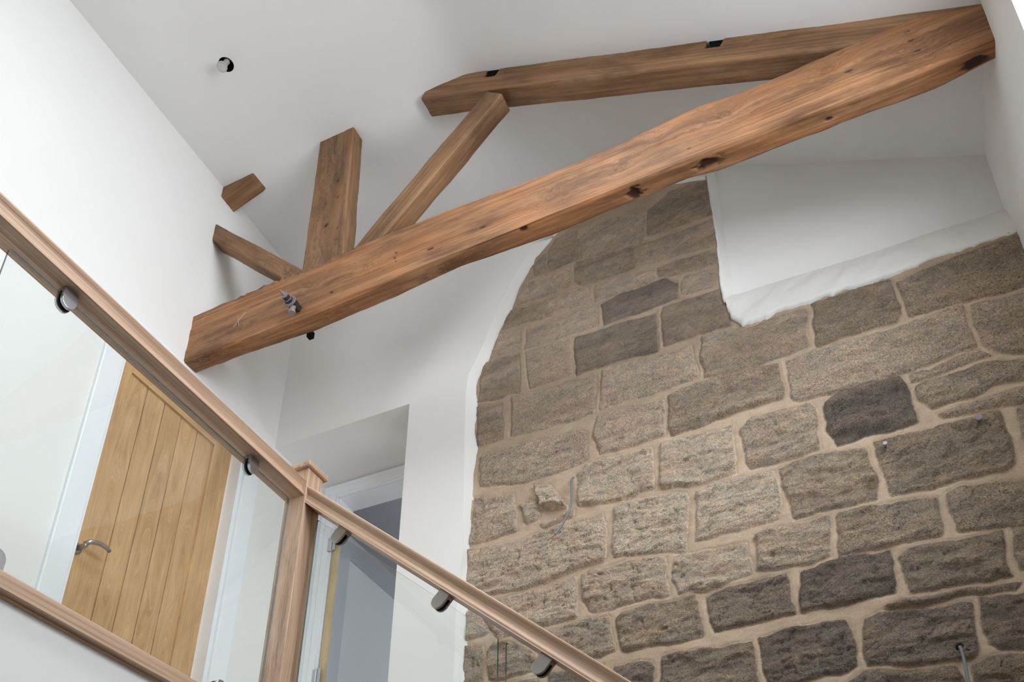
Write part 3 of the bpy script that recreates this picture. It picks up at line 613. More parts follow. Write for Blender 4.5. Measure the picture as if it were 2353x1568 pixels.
dw = sd_poly(wx_, wz_, STONES[35][1]); h += np.clip(dw/.008, 0, 1)*(.020+.28*np.clip(2.56-GZ, 0, .12))   # projecting broken wedge
Y = st_y(GX)-h
# keep what lies inside the ragged outline
reg = [(-1.80, .9)]+[(x-.012, z) for x, z in ST_LEFT[::-1]]+[(x, z+.012) for x, z in ST_TOP[::-1]]+[(x, z+.012) for x, z in ST_ALC]+[(XR+.07, 3.12), (XR+.07, .9)]
keep = sd_poly(GX, GZ, reg) > -.002
nx_, nz2 = GX.shape
idx = np.arange(nx_*nz2).reshape(nx_, nz2)
fk = keep[:-1, :-1] & keep[1:, :-1] & keep[1:, 1:] & keep[:-1, 1:]
F = np.stack([idx[:-1, :-1][fk], idx[1:, :-1][fk], idx[1:, 1:][fk], idx[:-1, 1:][fk]], 1)
used = np.unique(F); remap = np.full(nx_*nz2, -1); remap[used] = np.arange(len(used))
V3 = np.stack([GX.ravel(), Y.ravel(), GZ.ravel()], 1)[used]
F = remap[F]
me = bpy.data.meshes.new('wall_back')
me.vertices.add(len(V3)); me.vertices.foreach_set('co', V3.astype(np.float32).ravel())
me.loops.add(F.size); me.loops.foreach_set('vertex_index', F.astype(np.int32).ravel())
me.polygons.add(len(F)); me.polygons.foreach_set('loop_start', np.arange(0, F.size, 4, dtype=np.int32))
me.update(calc_edges=True); me.validate()
me.polygons.foreach_set('use_smooth', [True]*len(F))
a = me.color_attributes.new('tone', 'FLOAT_COLOR', 'POINT')
fine = np.clip(tone+.10*strat+.12*(rid-.5), 0, 1)
old = np.clip((GZ-2.75)/.6+.35*fbm(GX*2.2, GZ*2.2, 0, 3, 91), 0, 1)       # light falling off upwards, painted into the mortar colour
grainy = np.clip(.95-.6*np.clip((GZ-2.9)/.5, 0, 1)+.2*(rid-.5), .15, 1)     # rock-faced below, rubbed smooth above
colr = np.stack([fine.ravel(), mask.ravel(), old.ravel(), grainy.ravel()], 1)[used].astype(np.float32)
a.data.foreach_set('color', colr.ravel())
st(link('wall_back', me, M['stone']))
# rest of the stone wall below the picture
bm = bmesh.new(); box(bm, -1.85, XR+.1, 3.25, 3.5, ZF, .96)
st(from_bm('wall_back_lower', bm, M['stone']))
for nm in ('wall_back_lower',):
    me = bpy.data.objects[nm].data; a = me.color_attributes.new('tone', 'FLOAT_COLOR', 'POINT')
    a.data.foreach_set('color', [.3, 1, .5, 1]*len(me.vertices))

# ------------------------------------------------------------------ inner doorway and the room beyond
bm = bmesh.new()
box(bm, XL-.02, -2.84, 3.66, 3.80, ZL, 3.41); box(bm, -2.84, -2.0, 3.66, 3.80, 3.30, 3.41)
box(bm, -2.01, -1.9, 3.66, 3.80, ZL, 3.41)
st(from_bm('wall_inner', bm, M['gloss']))
def board(bm, *b): box(bm, *b, bev=.006, seg=2)
bm = bmesh.new()
board(bm, -2.945, -2.845, 3.64, 3.662, ZL, 3.302); board(bm, -2.945, -2.02, 3.64, 3.662, 3.302, 3.395)
board(bm, -2.905, -2.858, 3.632, 3.645, ZL, 3.318); board(bm, -2.905, -2.02, 3.632, 3.645, 3.318, 3.36)
st(from_bm('trim_5', bm, M['gloss']))
d2 = empty('door_2', (-2.815, 3.66, ZL), kind='structure')
bm = bmesh.new(); box(bm, -2.838, -2.795, 3.645, 3.66, ZL+.01, 3.072)
under(d2, from_bm('door_edge', bm, M['rawwood'], grain=(2, 5)))
bm = bmesh.new(); box(bm, -2.836, -2.795, 3.66, 4.42, 2.925, 3.072); box(bm, -2.836, -2.795, 3.66, 3.76, ZL+.01, 2.925); box(bm, -2.836, -2.795, 4.32, 4.42, ZL+.01, 2.925)
under(d2, from_bm('door_frame', bm, M['doorgrey']))
bm = bmesh.new(); box(bm, -2.832, -2.803, 3.76, 4.32, ZL+.01, 2.925)
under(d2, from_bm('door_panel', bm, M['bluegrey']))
for z in (2.965, 2.13):
    bm = bmesh.new()
    box(bm, -2.865, -2.842, 3.628, 3.634, z-.045, z+.045, .001); tube(bm, [(-2.84, 3.625, z-.048), (-2.84, 3.625, z+.048)], .006)
    box(bm, -2.838, -2.812, 3.628, 3.634, z-.045, z+.045, .001)
    under(d2, from_bm('hinge', bm, M['steel']))
bm = bmesh.new()
box(bm, -4.6, -1.2, 6.4, 6.6, ZL, 3.75); box(bm, -4.8, -4.6, 3.8, 6.4, ZL, 3.75); box(bm, -1.2, -1.0, 3.8, 6.4, ZL, 3.75)
box(bm, -4.8, XL-.02, 3.8, 3.9, ZL, 3.75); box(bm, -1.9, -1.0, 3.8, 3.9, ZL, 3.75); box(bm, XL-.02, -1.9, 3.8, 3.9, 3.41, 3.75)
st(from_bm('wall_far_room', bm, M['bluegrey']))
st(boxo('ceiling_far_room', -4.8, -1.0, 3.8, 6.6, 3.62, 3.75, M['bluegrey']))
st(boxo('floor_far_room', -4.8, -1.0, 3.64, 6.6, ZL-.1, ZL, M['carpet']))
lf = bpy.data.lights.new('far_room_fill', 'AREA'); lf.energy = FAR_W = 20; lf.size = 1.2; lf.color = (.95, .97, 1.0)  # added lamp that brightens the inner room; no opening stands behind it
lo = bpy.data.objects.new('far_room_fill', lf); C.objects.link(lo); lo.location = (-1.25, 5.2, 2.3); lo.rotation_euler = (0, math.radians(90), 0)

# ------------------------------------------------------------------ oak door in the left wall
XD = -3.07
y0, y1, zt = D1
bm = bmesh.new()      # lining and architrave
box(bm, -3.2, -2.998, y0-.03, y0-.005, ZL, zt+.02); box(bm, -3.2, -2.998, y1+.005, y1+.03, ZL, zt+.02); box(bm, -3.2, -2.998, y0-.03, y1+.03, zt+.003, zt+.02)
board(bm, XL-.002, -2.98, 2.045, 2.155, ZL, 3.30); board(bm, XL-.002, -2.98, 3.02, 3.13, ZL, 3.30); board(bm, XL-.002, -2.98, 2.045, 3.13, 3.30, 3.385)
st(from_bm('trim_6', bm, M['gloss']))
d1 = empty('door_1', (XD, y0, ZL), kind='structure')
def plank_grain(o, seeds, axis_h=1, edges=()):
    me = o.data; n = len(me.vertices); co = np.empty(n*3, np.float32); me.vertices.foreach_get('co', co); co = co.reshape(-1, 3)
    u, s_ = co[:, axis_h], co[:, 2]
    e = np.array(edges); k = np.clip(np.searchsorted(e, u)-1, 0, len(e)-2)
    uc = (e[k]+e[k+1])/2+np.array([seeds[i % len(seeds)][0] for i in range(len(e)-1)])[k]*.03
    w = (e[k+1]-e[k])/2
    sd = np.array([seeds[i % len(seeds)][1] for i in range(len(e)-1)])[k]; sg = np.array([seeds[i % len(seeds)][2] for i in range(len(e)-1)])[k]
    c_ = ((u-uc)/w)**2*.055+sg*.05*s_+.016*vnoise(s_*2.2+sd*7, u*16, 0, 8)+.01*vnoise(s_*6+sd*3, u*30, 0, 9)
    g = np.stack([s_+sd*5, c_+sd*.7, sd*1.3+0*c_], 1).astype(np.float32)
    at = me.attributes.new('gv', 'FLOAT_VECTOR', 'POINT'); at.data.foreach_set('vector', g.ravel())
def oak_plate(name, ya, yb, za, zb, x, edges, seeds, groove=0.0, parent=None, m=None):
    nu, nv = max(2, int((yb-ya)/.004)), max(2, int((zb-za)/.01))
    U = np.linspace(ya, yb, nu+1)
    if groove: U = np.array(sorted(set(U.tolist()+[e+q for e in edges[1:-1] for q in (-.003, -.0012, 0, .0012, .003)]))); nu = len(U)-1
    W = np.linspace(za, zb, nv+1)
    vs, fs = [], []
    for u in U:
        dd = min(abs(u-e) for e in edges[1:-1]) if len(edges) > 2 else 1
        dx = -groove*min(1, max(0, (.0031-dd)/.0018))
        for w in W: vs.append((x+dx, u, w))
    n1 = nv+1
    for i in range(nu):
        for j in range(nv): fs.append((i*n1+j, (i+1)*n1+j, (i+1)*n1+j+1, i*n1+j+1))
    b0 = len(vs)   # returns to the back so the board has thickness
    bk = [(x-.03, ya, za), (x-.03, yb, za), (x-.03, yb, zb), (x-.03, ya, zb)]
    vs += [(x, ya, za), (x, yb, za), (x, yb, zb), (x, ya, zb)]+bk
    for q in range(4): fs.append((b0+q, b0+(q+1) % 4, b0+4+(q+1) % 4, b0+4+q))
    fs.append((b0+4, b0+5, b0+6, b0+7))
    o = mesh(name, vs, fs, m or M['oak']); plank_grain(o, seeds, 1, edges)
    if parent: under(parent, o)
    return o
py0, py1, pzt = 2.277, 2.858, 3.182
E5 = list(np.linspace(py0, py1, 6))
oak_plate('plank_panel', py0, py1, ZL+.22, pzt, XD-.013, E5, [(.3, 1, 1), (-.6, 2.3, -1), (.2, 3.1, 1), (-.3, 4.7, -1), (.5, 5.9, 1)], .012, d1)
oak_plate('door_stile', y0+.004, py0, ZL+.01, zt, XD, [y0, py0], [(2.5, 7.1, .05)], 0, d1)
oak_plate('door_stile', py1, y1-.002, ZL+.01, zt, XD, [py1, y1], [(3.0, 8.4, .05)], 0, d1)
o = boxo('door_rail', XD-.03, XD, py0, py1, pzt, zt, M['oak'], bev=.001, grain=(1, 4)); under(d1, o)
o = boxo('door_rail', XD-.03, XD, py0, py1, ZL+.01, ZL+.22, M['oak'], bev=.001, grain=(1, 6)); under(d1, o)
hz, hy = 2.155, 2.225
bm = bmesh.new(); prism(bm, (XD+.004, hy, hz), (1, 0, 0), .026, .008, 32); tube(bm, [(XD+.005, hy, hz), (XD+.05, hy, hz), (XD+.062, hy+.002, hz+.005)], [.013, .010, .011], 16)
hr = from_bm('handle_rose', bm, M['steel_dark'], smooth=True); under(d1, hr)
path = [(XD+.058, hy-.006, hz+.006), (XD+.066, hy+.012, hz+.022), (XD+.068, hy+.035, hz+.034), (XD+.068, hy+.065, hz+.042), (XD+.066, hy+.095, hz+.043), (XD+.062, hy+.118, hz+.040)]
bm = bmesh.new(); tube(bm, path, [.009, .011, .011, .010, .0095, .009], 14)
for v in bm.verts: pass
hl = from_bm('door_handle', bm, M['steel_dark'], smooth=True); under(d1, hl)
# ------------------------------------------------------------------ old roof truss
def timber(name, A, B, fn, m, knots=(), seed=1, ds=.008, nf=24, nb=12, wob=.0025, parent=None, rot_zone=None, extra=None, chalk=None, label=None, chm=.006):
    """A, B: ends of the axis in the x-z plane (front face); fn(s) -> (top offset, bottom offset, front y, back y) across the grain.
    the section runs front face, underside, back face, upper face"""
    A, B = np.array(A, float), np.array(B, float); L = np.linalg.norm(B-A); t = (B-A)/L; nrm = np.array([-t[1], t[0]])
    ns = max(8, int(L/ds)); s = np.linspace(0, L, ns+1)
    top, bot, yf, yb = [np.array([fn(v)[k] for v in s]) for k in range(4)]
    ring = []   # (u in 0..1 over height, v in 0..1 over depth, nu, nv)
    for i in range(nf): ring.append((1-i/nf, 0, 0, -1))
    for i in range(nb): ring.append((0, i/nb, -1, 0))
    for i in range(max(6, nf//2)): ring.append((i/max(6, nf//2), 1, 0, 1))
    for i in range(nb): ring.append((1, 1-i/nb, 1, 0))
    R = np.array(ring, float); nr = len(R)
    Hh = (top-bot)[:, None]; D = (yb-yf)[:, None]
    u = bot[:, None]+Hh*R[None, :, 0]; y = yf[:, None]+D*R[None, :, 1]; S2 = np.repeat(s[:, None], nr, 1)
    du = np.minimum(u-bot[:, None], top[:, None]-u); dv = np.minimum(y-yf[:, None], yb[:, None]-y)
    # worn corners
    cu = np.clip(1-du/chm, 0, 1); cv = np.clip(1-dv/chm, 0, 1)
    cfac = cu*cv
    mu, mv = (top+bot)[:, None]/2, (yf+yb)[:, None]/2
    cw = chm*.5*cfac*(1+.6*vnoise(S2*9, seed, 0, 4))
    u = u+np.sign(mu-u)*cw; y = y+np.sign(mv-y)*cw
    n = fbm(S2*4, u*22+seed*5, y*22, 4, seed)*wob+fbm(S2*30, u*90, y*90, 3, seed+3)*wob*.25
    sag = fbm(S2*1.7, R[None, :, 2]*3.1+seed, R[None, :, 3]*2.3, 2, seed+8)*wob*1.0
    u = u+R[None, :, 2]*(n+sag); y = y+R[None, :, 3]*(n*.8)
    kn = np.zeros_like(u); g2 = u.copy(); g3 = y.copy()
    if rot_zone:
        for (ra, rb, dep) in rot_zone:
            w = np.clip((S2-ra)/.05, 0, 1)*np.clip((rb-S2)/.05, 0, 1)*np.clip(1-(top[:, None]-u)/.045, 0, 1)
            r_ = fbm(S2*26, u*60, y*50, 4, seed+20)
            u = u-w*dep*(.6+.8*r_)*(R[None, :, 2] > .5)-w*dep*.25*r_; y = y+w*.010*r_*(R[None, :, 3] < -.5)+w*.004*(R[None, :, 3] < -.5)
            kn = np.maximum(kn, w*np.clip(.42+.9*fbm(S2*50, u*160, y*120, 3, seed+25), 0, .85))
    for kk in knots:
        ks, ku, kr, face, dark = kk[:5]; el = kk[5] if len(kk) > 5 else 1.0
        q = u if face == 'f' else y
        on = (R[None, :, 3] < -.5) if face == 'f' else (R[None, :, 2] < -.5)
        ds_, dq = (S2-ks)/el, q-ku; rr = np.sqrt(ds_**2+dq**2)*(1+(.45 if kr > .011 else .2)*fbm(S2*40, q*90, ks, 3, 77))
        if dark < .95:
            bend = np.exp(-(rr/(kr*2.2))**2)
            g2 = g2+on*bend*.035
        kn = np.maximum(kn, on*np.where(dark >= .95, np.clip((kr-rr)/(kr*.35), 0, 1), dark*(.45+.55*np.cos(rr/kr*9))*np.clip(1.25-rr/kr, 0, 1)))
        if dark >= .95:
            pit = on*np.clip((kr-rr)/(kr*.5), 0, 1)*min(.012, kr*.6)
            if face == 'f': y = y+pit
            else: u = u+pit
    P = np.stack([A[0]+t[0]*S2+nrm[0]*u, y, A[1]+t[1]*S2+nrm[1]*u], 2).reshape(-1, 3)
    n1 = nr; fs = []
    I = np.arange(ns)[:, None]*n1; J = np.arange(n1)[None, :]; J2 = (np.arange(n1)+1)[None, :] % n1
    Fq = np.stack([I+J, I+J2, I+n1+J2, I+n1+J], 2).reshape(-1, 4)
    vs = P.tolist(); fs = Fq.tolist()
    fs.append(list(range(n1))[::-1]); fs.append([ns*n1+k for k in range(n1)])
    gv = np.stack([S2.ravel()+seed*2.3, g2.ravel()+.003*np.asarray(fbm(S2*3, u*5, seed, 3, seed+30)).ravel()+seed*.37, g3.ravel()+seed*.21], 1)
    o = mesh(name, vs, fs, m, smooth=True, gv=gv)
    ka = o.data.attributes.new('knot', 'FLOAT', 'POINT'); ka.data.foreach_set('value', np.clip(kn, 0, 1).ravel().astype(np.float32))
    bm = bmesh.new(); bm.from_mesh(o.data); bmesh.ops.recalc_face_normals(bm, faces=bm.faces); bm.to_mesh(o.data); bm.free()
    if parent: under(parent, o)
    if label: o['label'] = label
    return o
truss = empty('roof_truss', (-1.1, 2.54, 3.41), label='old waxed timber roof truss spanning above the stairwell from white wall to white wall', category='roof truss')
YF = 2.49
tx = np.array([p[0] for p in TIE_TOP]); tz = np.array([p[1] for p in TIE_TOP])
bx = np.array([p[0] for p in TIE_BOT]); bz = np.array([p[1] for p in TIE_BOT])
fx = np.array([p[0] for p in TIE_FAR]); fy = np.array([p[1] for p in TIE_FAR])
TA = (XL-.04, 3.41)
def tie(s_):
    x = TA[0]+s_
    return (np.interp(x, tx, tz)-3.41, np.interp(x, bx, bz)-3.41, YF, np.interp(x, fx, fy))
kx = lambda x: x-TA[0]
K = [(kx(-1.011), .126, .020, 'f', .55, 1.5), (kx(-.695), .132, .022, 'f', .55, 1.5), (kx(-.532), .233, .017, 'f', .5, 1.4), (kx(-.263), .196, .026, 'f', .7, 1.5),
     (kx(.126), .214, .022, 'f', .6, 1.4), (kx(-1.927), .152, .020, 'f', .45, 1.6), (kx(-2.236), .178, .018, 'f', .35, 1.6), (kx(-2.964), .075, .016, 'f', .5, 1.0),
     (kx(.44), .115, .030, 'f', .45, 1.3), (kx(-1.776), .172, .0065, 'f', 1, 1.3), (kx(-1.772), .113, .006, 'f', 1, 1.2), (kx(-1.782), .142, .006, 'f', 1, 1.1),
     (kx(-1.59), .102, .006, 'f', 1, 4.0), (kx(-1.33), .105, .005, 'f', 1, 4.5), (kx(-.415), .085, .006, 'f', 1, 1.8), (kx(.20), .165, .007, 'f', 1, 3.0),
     (kx(.42), .25, .008, 'f', 1, 1.2), (kx(.435), .125, .009, 'f', 1, 1.6), (kx(.425), .19, .0055, 'f', 1, 2.5), (kx(-2.12), .075, .005, 'f', 1, 3.5), (kx(-2.62), .08, .008, 'f', .8, 1.2),
     (kx(-.66), YF+.05, .030, 'b', 1, 1.2), (kx(-.355), YF+.045, .024, 'b', 1, 2.2), (kx(.60), YF+.06, .03, 'b', 1, 1.6), (kx(-1.14), YF+.012, .012, 'b', 1, 1.8),
     (kx(-2.9), YF+.03, .02, 'b', .9, 2.5), (kx(-2.1), YF+.05, .010, 'b', .9, 2.5), (kx(-1.5), YF+.06, .012, 'b', .9, 3.5), (kx(0.1), YF+.05, .008, 'b', 1, 2.0)]
tie_o = timber('tie_beam', TA, (XR+.03, 3.41), tie, M['oldwood'], K, seed=1, ds=.0052, nf=56, nb=22, wob=.0028, parent=truss,
       rot_zone=[(kx(-2.74), kx(-2.0), .020), (kx(-2.55), kx(-2.2), .014)], label='long orange-brown horizontal beam with knots and nail holes', chm=.010)
# principal rafter under the raking ceiling
ra, rb = np.array((XR+.02, 3.68)), np.array((-1.64, 4.675+.16))
rd = (rb-ra)/np.linalg.norm(rb-ra); rn = np.array([rd[1], -rd[0]])
if rn[1] < 0: rn = -rn
RT = np.array([((np.array(p)-ra)@rd, 0) for p in RAF_TOP])
LR = np.linalg.norm(rb-ra)
bS = np.array([(np.array(p)-ra)@rd for p in RAF_BOT]); bU = np.array([(np.array(p)-ra)@rn for p in RAF_BOT])
nS = [((np.array((-1.31, 4.64))-ra)@rd), ((np.array((-.262, 4.10))-ra)@rd)]
rn_ = np.array([-rd[1], rd[0]])     # the timber() normal
sg = 1 if rn_[1] > 0 else -1
def raft(s_):
    x, z = ra+rd*s_
    zt = float(ceil_z(x, YF))+.006
    zt = min(zt, 4.735)
    ut = (zt-z)*rn[1]
    for q in nS:
        if abs(s_-q) < .038: ut -= .045
    ub = np.interp(s_, bS, bU)
    ub = min(ub, ut-.01)
    y2 = 2.605
    return (ut, ub, YF+.004, y2) if sg > 0 else (-ub, -ut, YF+.004, y2)
timber('principal_rafter', ra, rb, raft, M['oldwood2'], [(.9, .0, .02, 'f', .4, 1.5), (1.5, -.03, .02, 'f', .4, 1.5)], seed=4, ds=.007, nf=24, nb=14, wob=.003, parent=truss,
       label='brown rafter lying against the sloping ceiling, with two dark purlin notches')
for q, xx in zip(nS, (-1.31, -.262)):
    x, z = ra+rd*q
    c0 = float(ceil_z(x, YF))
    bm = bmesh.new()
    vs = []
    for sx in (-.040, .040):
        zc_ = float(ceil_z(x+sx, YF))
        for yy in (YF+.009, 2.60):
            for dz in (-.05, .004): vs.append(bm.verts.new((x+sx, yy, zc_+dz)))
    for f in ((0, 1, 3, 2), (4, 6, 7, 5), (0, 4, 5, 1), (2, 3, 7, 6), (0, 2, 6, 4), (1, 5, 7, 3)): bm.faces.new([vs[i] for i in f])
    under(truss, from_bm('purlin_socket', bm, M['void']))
# king post, the two struts, the end of the other rafter
def lin(a, b_, L):
    return lambda s_: a+(b_-a)*s_/L
kp0, kp1 = (-2.205, 3.70), (-2.24, 4.76)
LK = math.dist(kp0, kp1)
timber('king_post', kp0, kp1, lambda s_: (.122-.012*s_, -.118+.010*s_, YF+.006, YF+.10), M['oldwood2'],
       [(.30, .0, .014, 'f', 1, 1.0), (.62, -.04, .010, 'f', 1, 1.3), (.78, .02, .016, 'f', .9, 5.0), (.16, -.07, .006, 'f', 1, 1.2), (.24, -.07, .006, 'f', 1, 1.6), (.48, -.05, .007, 'f', 1, 1.0), (.52, .03, .03, 'f', .5, 2.5), (.10, .03, .03, 'f', .5, 1.0)],
       seed=6, ds=.007, nf=30, nb=14, wob=.003, parent=truss, label='short upright post rising from the beam into the ceiling')
def seg_timber(name, p, q, w, y0_, y1_, seed, **kw):
    p, q = np.array(p), np.array(q)
    return timber(name, p, q, lambda s_: (w/2, -w/2, y0_, y1_), M['oldwood2'], seed=seed, ds=.007, nf=16, nb=14, wob=.002, parent=truss, **kw)
seg_timber('strut', (-1.985, 3.70), (-1.30, 4.455), .118, YF+.004, YF+.10, 9, knots=[(.8, .0, .012, 'b', .4, 3)], label='thin slanting strut rising right from the post foot to the rafter')
seg_timber('strut', (-3.04, 4.405), (-2.30, 3.655), .092, YF+.006, YF+.10, 11, knots=[(.55, .01, .02, 'f', .3, 2), (.93, -.01, .03, 'f', .9, 1.6)], label='short slanting strut dropping from the left wall to the post foot')
bm = bmesh.new()
fr_ = [(-3.03, 4.635), (-2.80, 4.712), (-2.775, 4.74), (-3.03, 4.74)]
A_ = [bm.verts.new((x, YF, z)) for x, z in fr_]; B_ = [bm.verts.new((x, 2.60, z-.004)) for x, z in fr_]
bm.faces.new(A_); bm.faces.new(B_[::-1])
for k in range(4): bm.faces.new((A_[k], B_[k], B_[(k+1) % 4], A_[(k+1) % 4]))
bmesh.ops.bevel(bm, geom=bm.edges[:], offset=.003, segments=2, affect='EDGES')
o = from_bm('rafter_end', bm, M['oldwood2'], grain=((.95, 0, .32), 13)); under(truss, o); o['label'] = 'small wedge of timber poking out at the corner of ceiling and left wall'
# iron bolt through the tie beam
bz0 = 3.452
AX = (-.01, 1, -.05)
bm = bmesh.new()
tube(bm, [(-2.31, YF+.01, bz0), (-2.312, 2.40, bz0+.006), (-2.314, 2.380, bz0+.008), (-2.316, 2.360, bz0+.010)], [.0085, .0085, .006, .0025], 12)
prism(bm, (-2.311, 2.432, bz0+.003), AX, .033, .007, 28)
prism(bm, (-2.311, 2.414, bz0+.004), AX, .0225, .004, 6, .3); prism(bm, (-2.311, 2.392, bz0+.005), AX, .0195, .004, 6, .8)
tube(bm, [(-2.300, 2.455, bz0-.010), (-2.299, 2.445, bz0-.036), (-2.298, 2.442, bz0-.056)], [.011, .0125, .0115], 12)
tube(bm, [(-2.298, 2.443, bz0-.054), (-2.297, 2.442, bz0-.068)], [.0165, .015], 14)
bolt = from_bm('iron_bolt', bm, M['rust']); under(truss, bolt); bolt['label'] = 'rusty bolt with washer and nuts sticking out of the beam'
bm = bmesh.new()
prism(bm, (-2.311, 2.422, bz0+.004), AX, .0215, .014, 6, .3); prism(bm, (-2.311, 2.403, bz0+.005), AX, .0185, .018, 6, .8)
prism(bm, (-2.305, 2.452, bz0+.000), AX, .026, .022, 6, .4); prism(bm, (-2.300, 2.474, bz0), AX, .019, .030, 4, .3)
nt_ = from_bm('hex_nut', bm, M['rust_dark']); nt_.parent = bolt
for (xa, za), (xb, zb) in (((-2.705, 3.515), (-2.640, 3.590)), ((-2.690, 3.585), (-2.668, 3.510)), ((-2.93, 3.66), (-2.895, 3.70)), ((-2.655, 3.600), (-2.625, 3.606))):
    bm = bmesh.new(); d_ = Vector((xb-xa, 0, zb-za)).normalized(); n_ = Vector((-d_.z, 0, d_.x))*.0015
    a_, b_ = Vector((xa, YF-.0035, za)), Vector((xb, YF-.0035, zb)); m_ = (a_+b_)/2
    top_ = [a_, m_+n_, b_, m_-n_]; v1 = [bm.verts.new(p) for p in top_]; v2 = [bm.verts.new(p+Vector((0, .008, 0))) for p in top_]
    bm.faces.new(v1)
    for k in range(4): bm.faces.new((v1[k], v2[k], v2[(k+1) % 4], v1[(k+1) % 4]))
    ch = from_bm('chalk_mark', bm, M['chalk']); under(truss, ch); ch['label'] = 'pale scratched stroke on the beam'
bm = bmesh.new(); box(bm, -2.318, -2.29, 2.585, 2.613, 3.375, 3.412, .003)
bl = from_bm('bolt_head', bm, M['void']); under(truss, bl); bl['label'] = 'dark bolt head under the beam'

# ------------------------------------------------------------------ balustrades
def extrude_profile(name, prof, path, right, up, m, parent, seed, axis, ny=60, caps=True, **props):
    """prof: (across, up) pairs; path: two ends"""
    p0, p1 = Vector(path[0]), Vector(path[1]); r_, u_ = Vector(right), Vector(up); t = (p1-p0)
    vs, fs, gvv = [], [], []
    n = len(prof)
    for i in range(ny+1):
        c = p0+t*(i/ny)
        for a_, b_ in prof:
            vs.append(c+r_*a_+u_*b_); gvv.append((t.length*i/ny+seed*3.1, a_+seed*.7, b_+seed*.3))
    for i in range(ny):
        for k in range(n): fs.append((i*n+k, i*n+(k+1) % n, (i+1)*n+(k+1) % n, (i+1)*n+k))
    fs.append(list(range(n))[::-1]); fs.append([ny*n+k for k in range(n)])
    o = mesh(name, vs, fs, m, gv=gvv, **props)
    bm = bmesh.new(); bm.from_mesh(o.data); bmesh.ops.recalc_face_normals(bm, faces=bm.faces)
    bm.to_mesh(o.data); bm.free()
    under(parent, o); return o
def rail_prof(w, h, cove=.012):
    """moulded handrail: coved sides, rounded top; across 0 = outer face"""
    side = [(0.0015, 0), (0, .0015), (0, h*.13)]
    for k in range(13):
        t = k/12; side.append((-cove*math.sin(math.pi*min(1, t*1.02))**.8 if 0 < k < 12 else -.001, h*(.14+.70*t)))
    side += [(0, h*.855), (0, h*.93), (-.003, h*.985), (-.008, h)]
    mid = [(-w*.3, h*1.03), (-w*.5, h*1.04), (-w*.7, h*1.03)]
    back = [(-w-a_, b_) for a_, b_ in side[::-1]]
    return side+mid+back
def d_clamp(name, o_, along, down, out_, parent, m='steel_dark'):
    """D-shaped glass clamp: flat end on the rail, round end over the pane; o_ = point on the rail over the pane centre line"""
    O, a_, d_, n_ = Vector(o_), Vector(along).normalized(), Vector(down).normalized(), Vector(out_).normalized()
    def plate(bm, s0, s1, sc=1.0, top=0.0):
        W, Hh = .023*sc, .040
        pts = [(-W, top), (W, top)]+[(W*math.cos(-math.pi*k/16), Hh+W*math.sin(math.pi*k/16)) for k in range(17)]
        A_ = [bm.verts.new(O+a_*x+d_*z+n_*s0) for x, z in pts]; B_ = [bm.verts.new(O+a_*x+d_*z+n_*s1) for x, z in pts]
        f1 = bm.faces.new(A_[::-1]); f2 = bm.faces.new(B_)
        for k in range(len(pts)): bm.faces.new((A_[k], A_[(k+1) % len(pts)], B_[(k+1) % len(pts)], B_[k]))
        return f1, f2
    bm = bmesh.new(); f = plate(bm, .0075, .0165); g = plate(bm, -.0165, -.0075)
    bmesh.ops.bevel(bm, geom=list(f[1].edges)+list(g[0].edges), offset=.0022, segments=3, profile=.5, affect='EDGES')
    pts = [(-.023, 0), (.023, 0), (.023, .014), (-.023, .014)]
    A_ = [bm.verts.new(O+a_*x+d_*z-n_*.0075) for x, z in pts]; B_ = [bm.verts.new(O+a_*x+d_*z+n_*.0075) for x, z in pts]
    for k in range(4): bm.faces.new((A_[k], A_[(k+1) % 4], B_[(k+1) % 4], B_[k]))
    c = from_bm(name, bm, M[m]); under(parent, c)
    bm = bmesh.new(); plate(bm, .0042, .0075, .93, .014); plate(bm, -.0075, -.0042, .93, .014)
    gk = from_bm('rubber_gasket', bm, M['rubber']); gk.parent = c
    return c
def pane(name, pts, n_, parent, th=.008, rad=.012):
    """pane from a corner polygon, rounded corners, thickness along n_"""
    n_ = Vector(n_).normalized(); P = [Vector(p) for p in pts]; out = []
    for i in range(len(P)):
        a_, b_, c_ = P[i-1], P[i], P[(i+1) % len(P)]
        d1_, d2_ = (a_-b_).normalized(), (c_-b_).normalized()
        for k in range(7):
            t = k/6; out.append(b_+d1_*rad*(1-t)**2+d2_*rad*t**2)
    k = len(out)
    vs = [p-n_*th/2 for p in out]+[p+n_*th/2 for p in out]
    fs = [list(range(k))[::-1], list(range(k, 2*k))]+[(i, (i+1) % k, k+(i+1) % k, k+i) for i in range(k)]
    o = mesh(name, vs, fs, [M['glass'], M['glass_edge']], mi=[0, 0]+[1]*k)
    bm = bmesh.new(); bm.from_mesh(o.data); bmesh.ops.recalc_face_normals(bm, faces=bm.faces); bm.to_mesh(o.data); bm.free()
    under(parent, o); return o

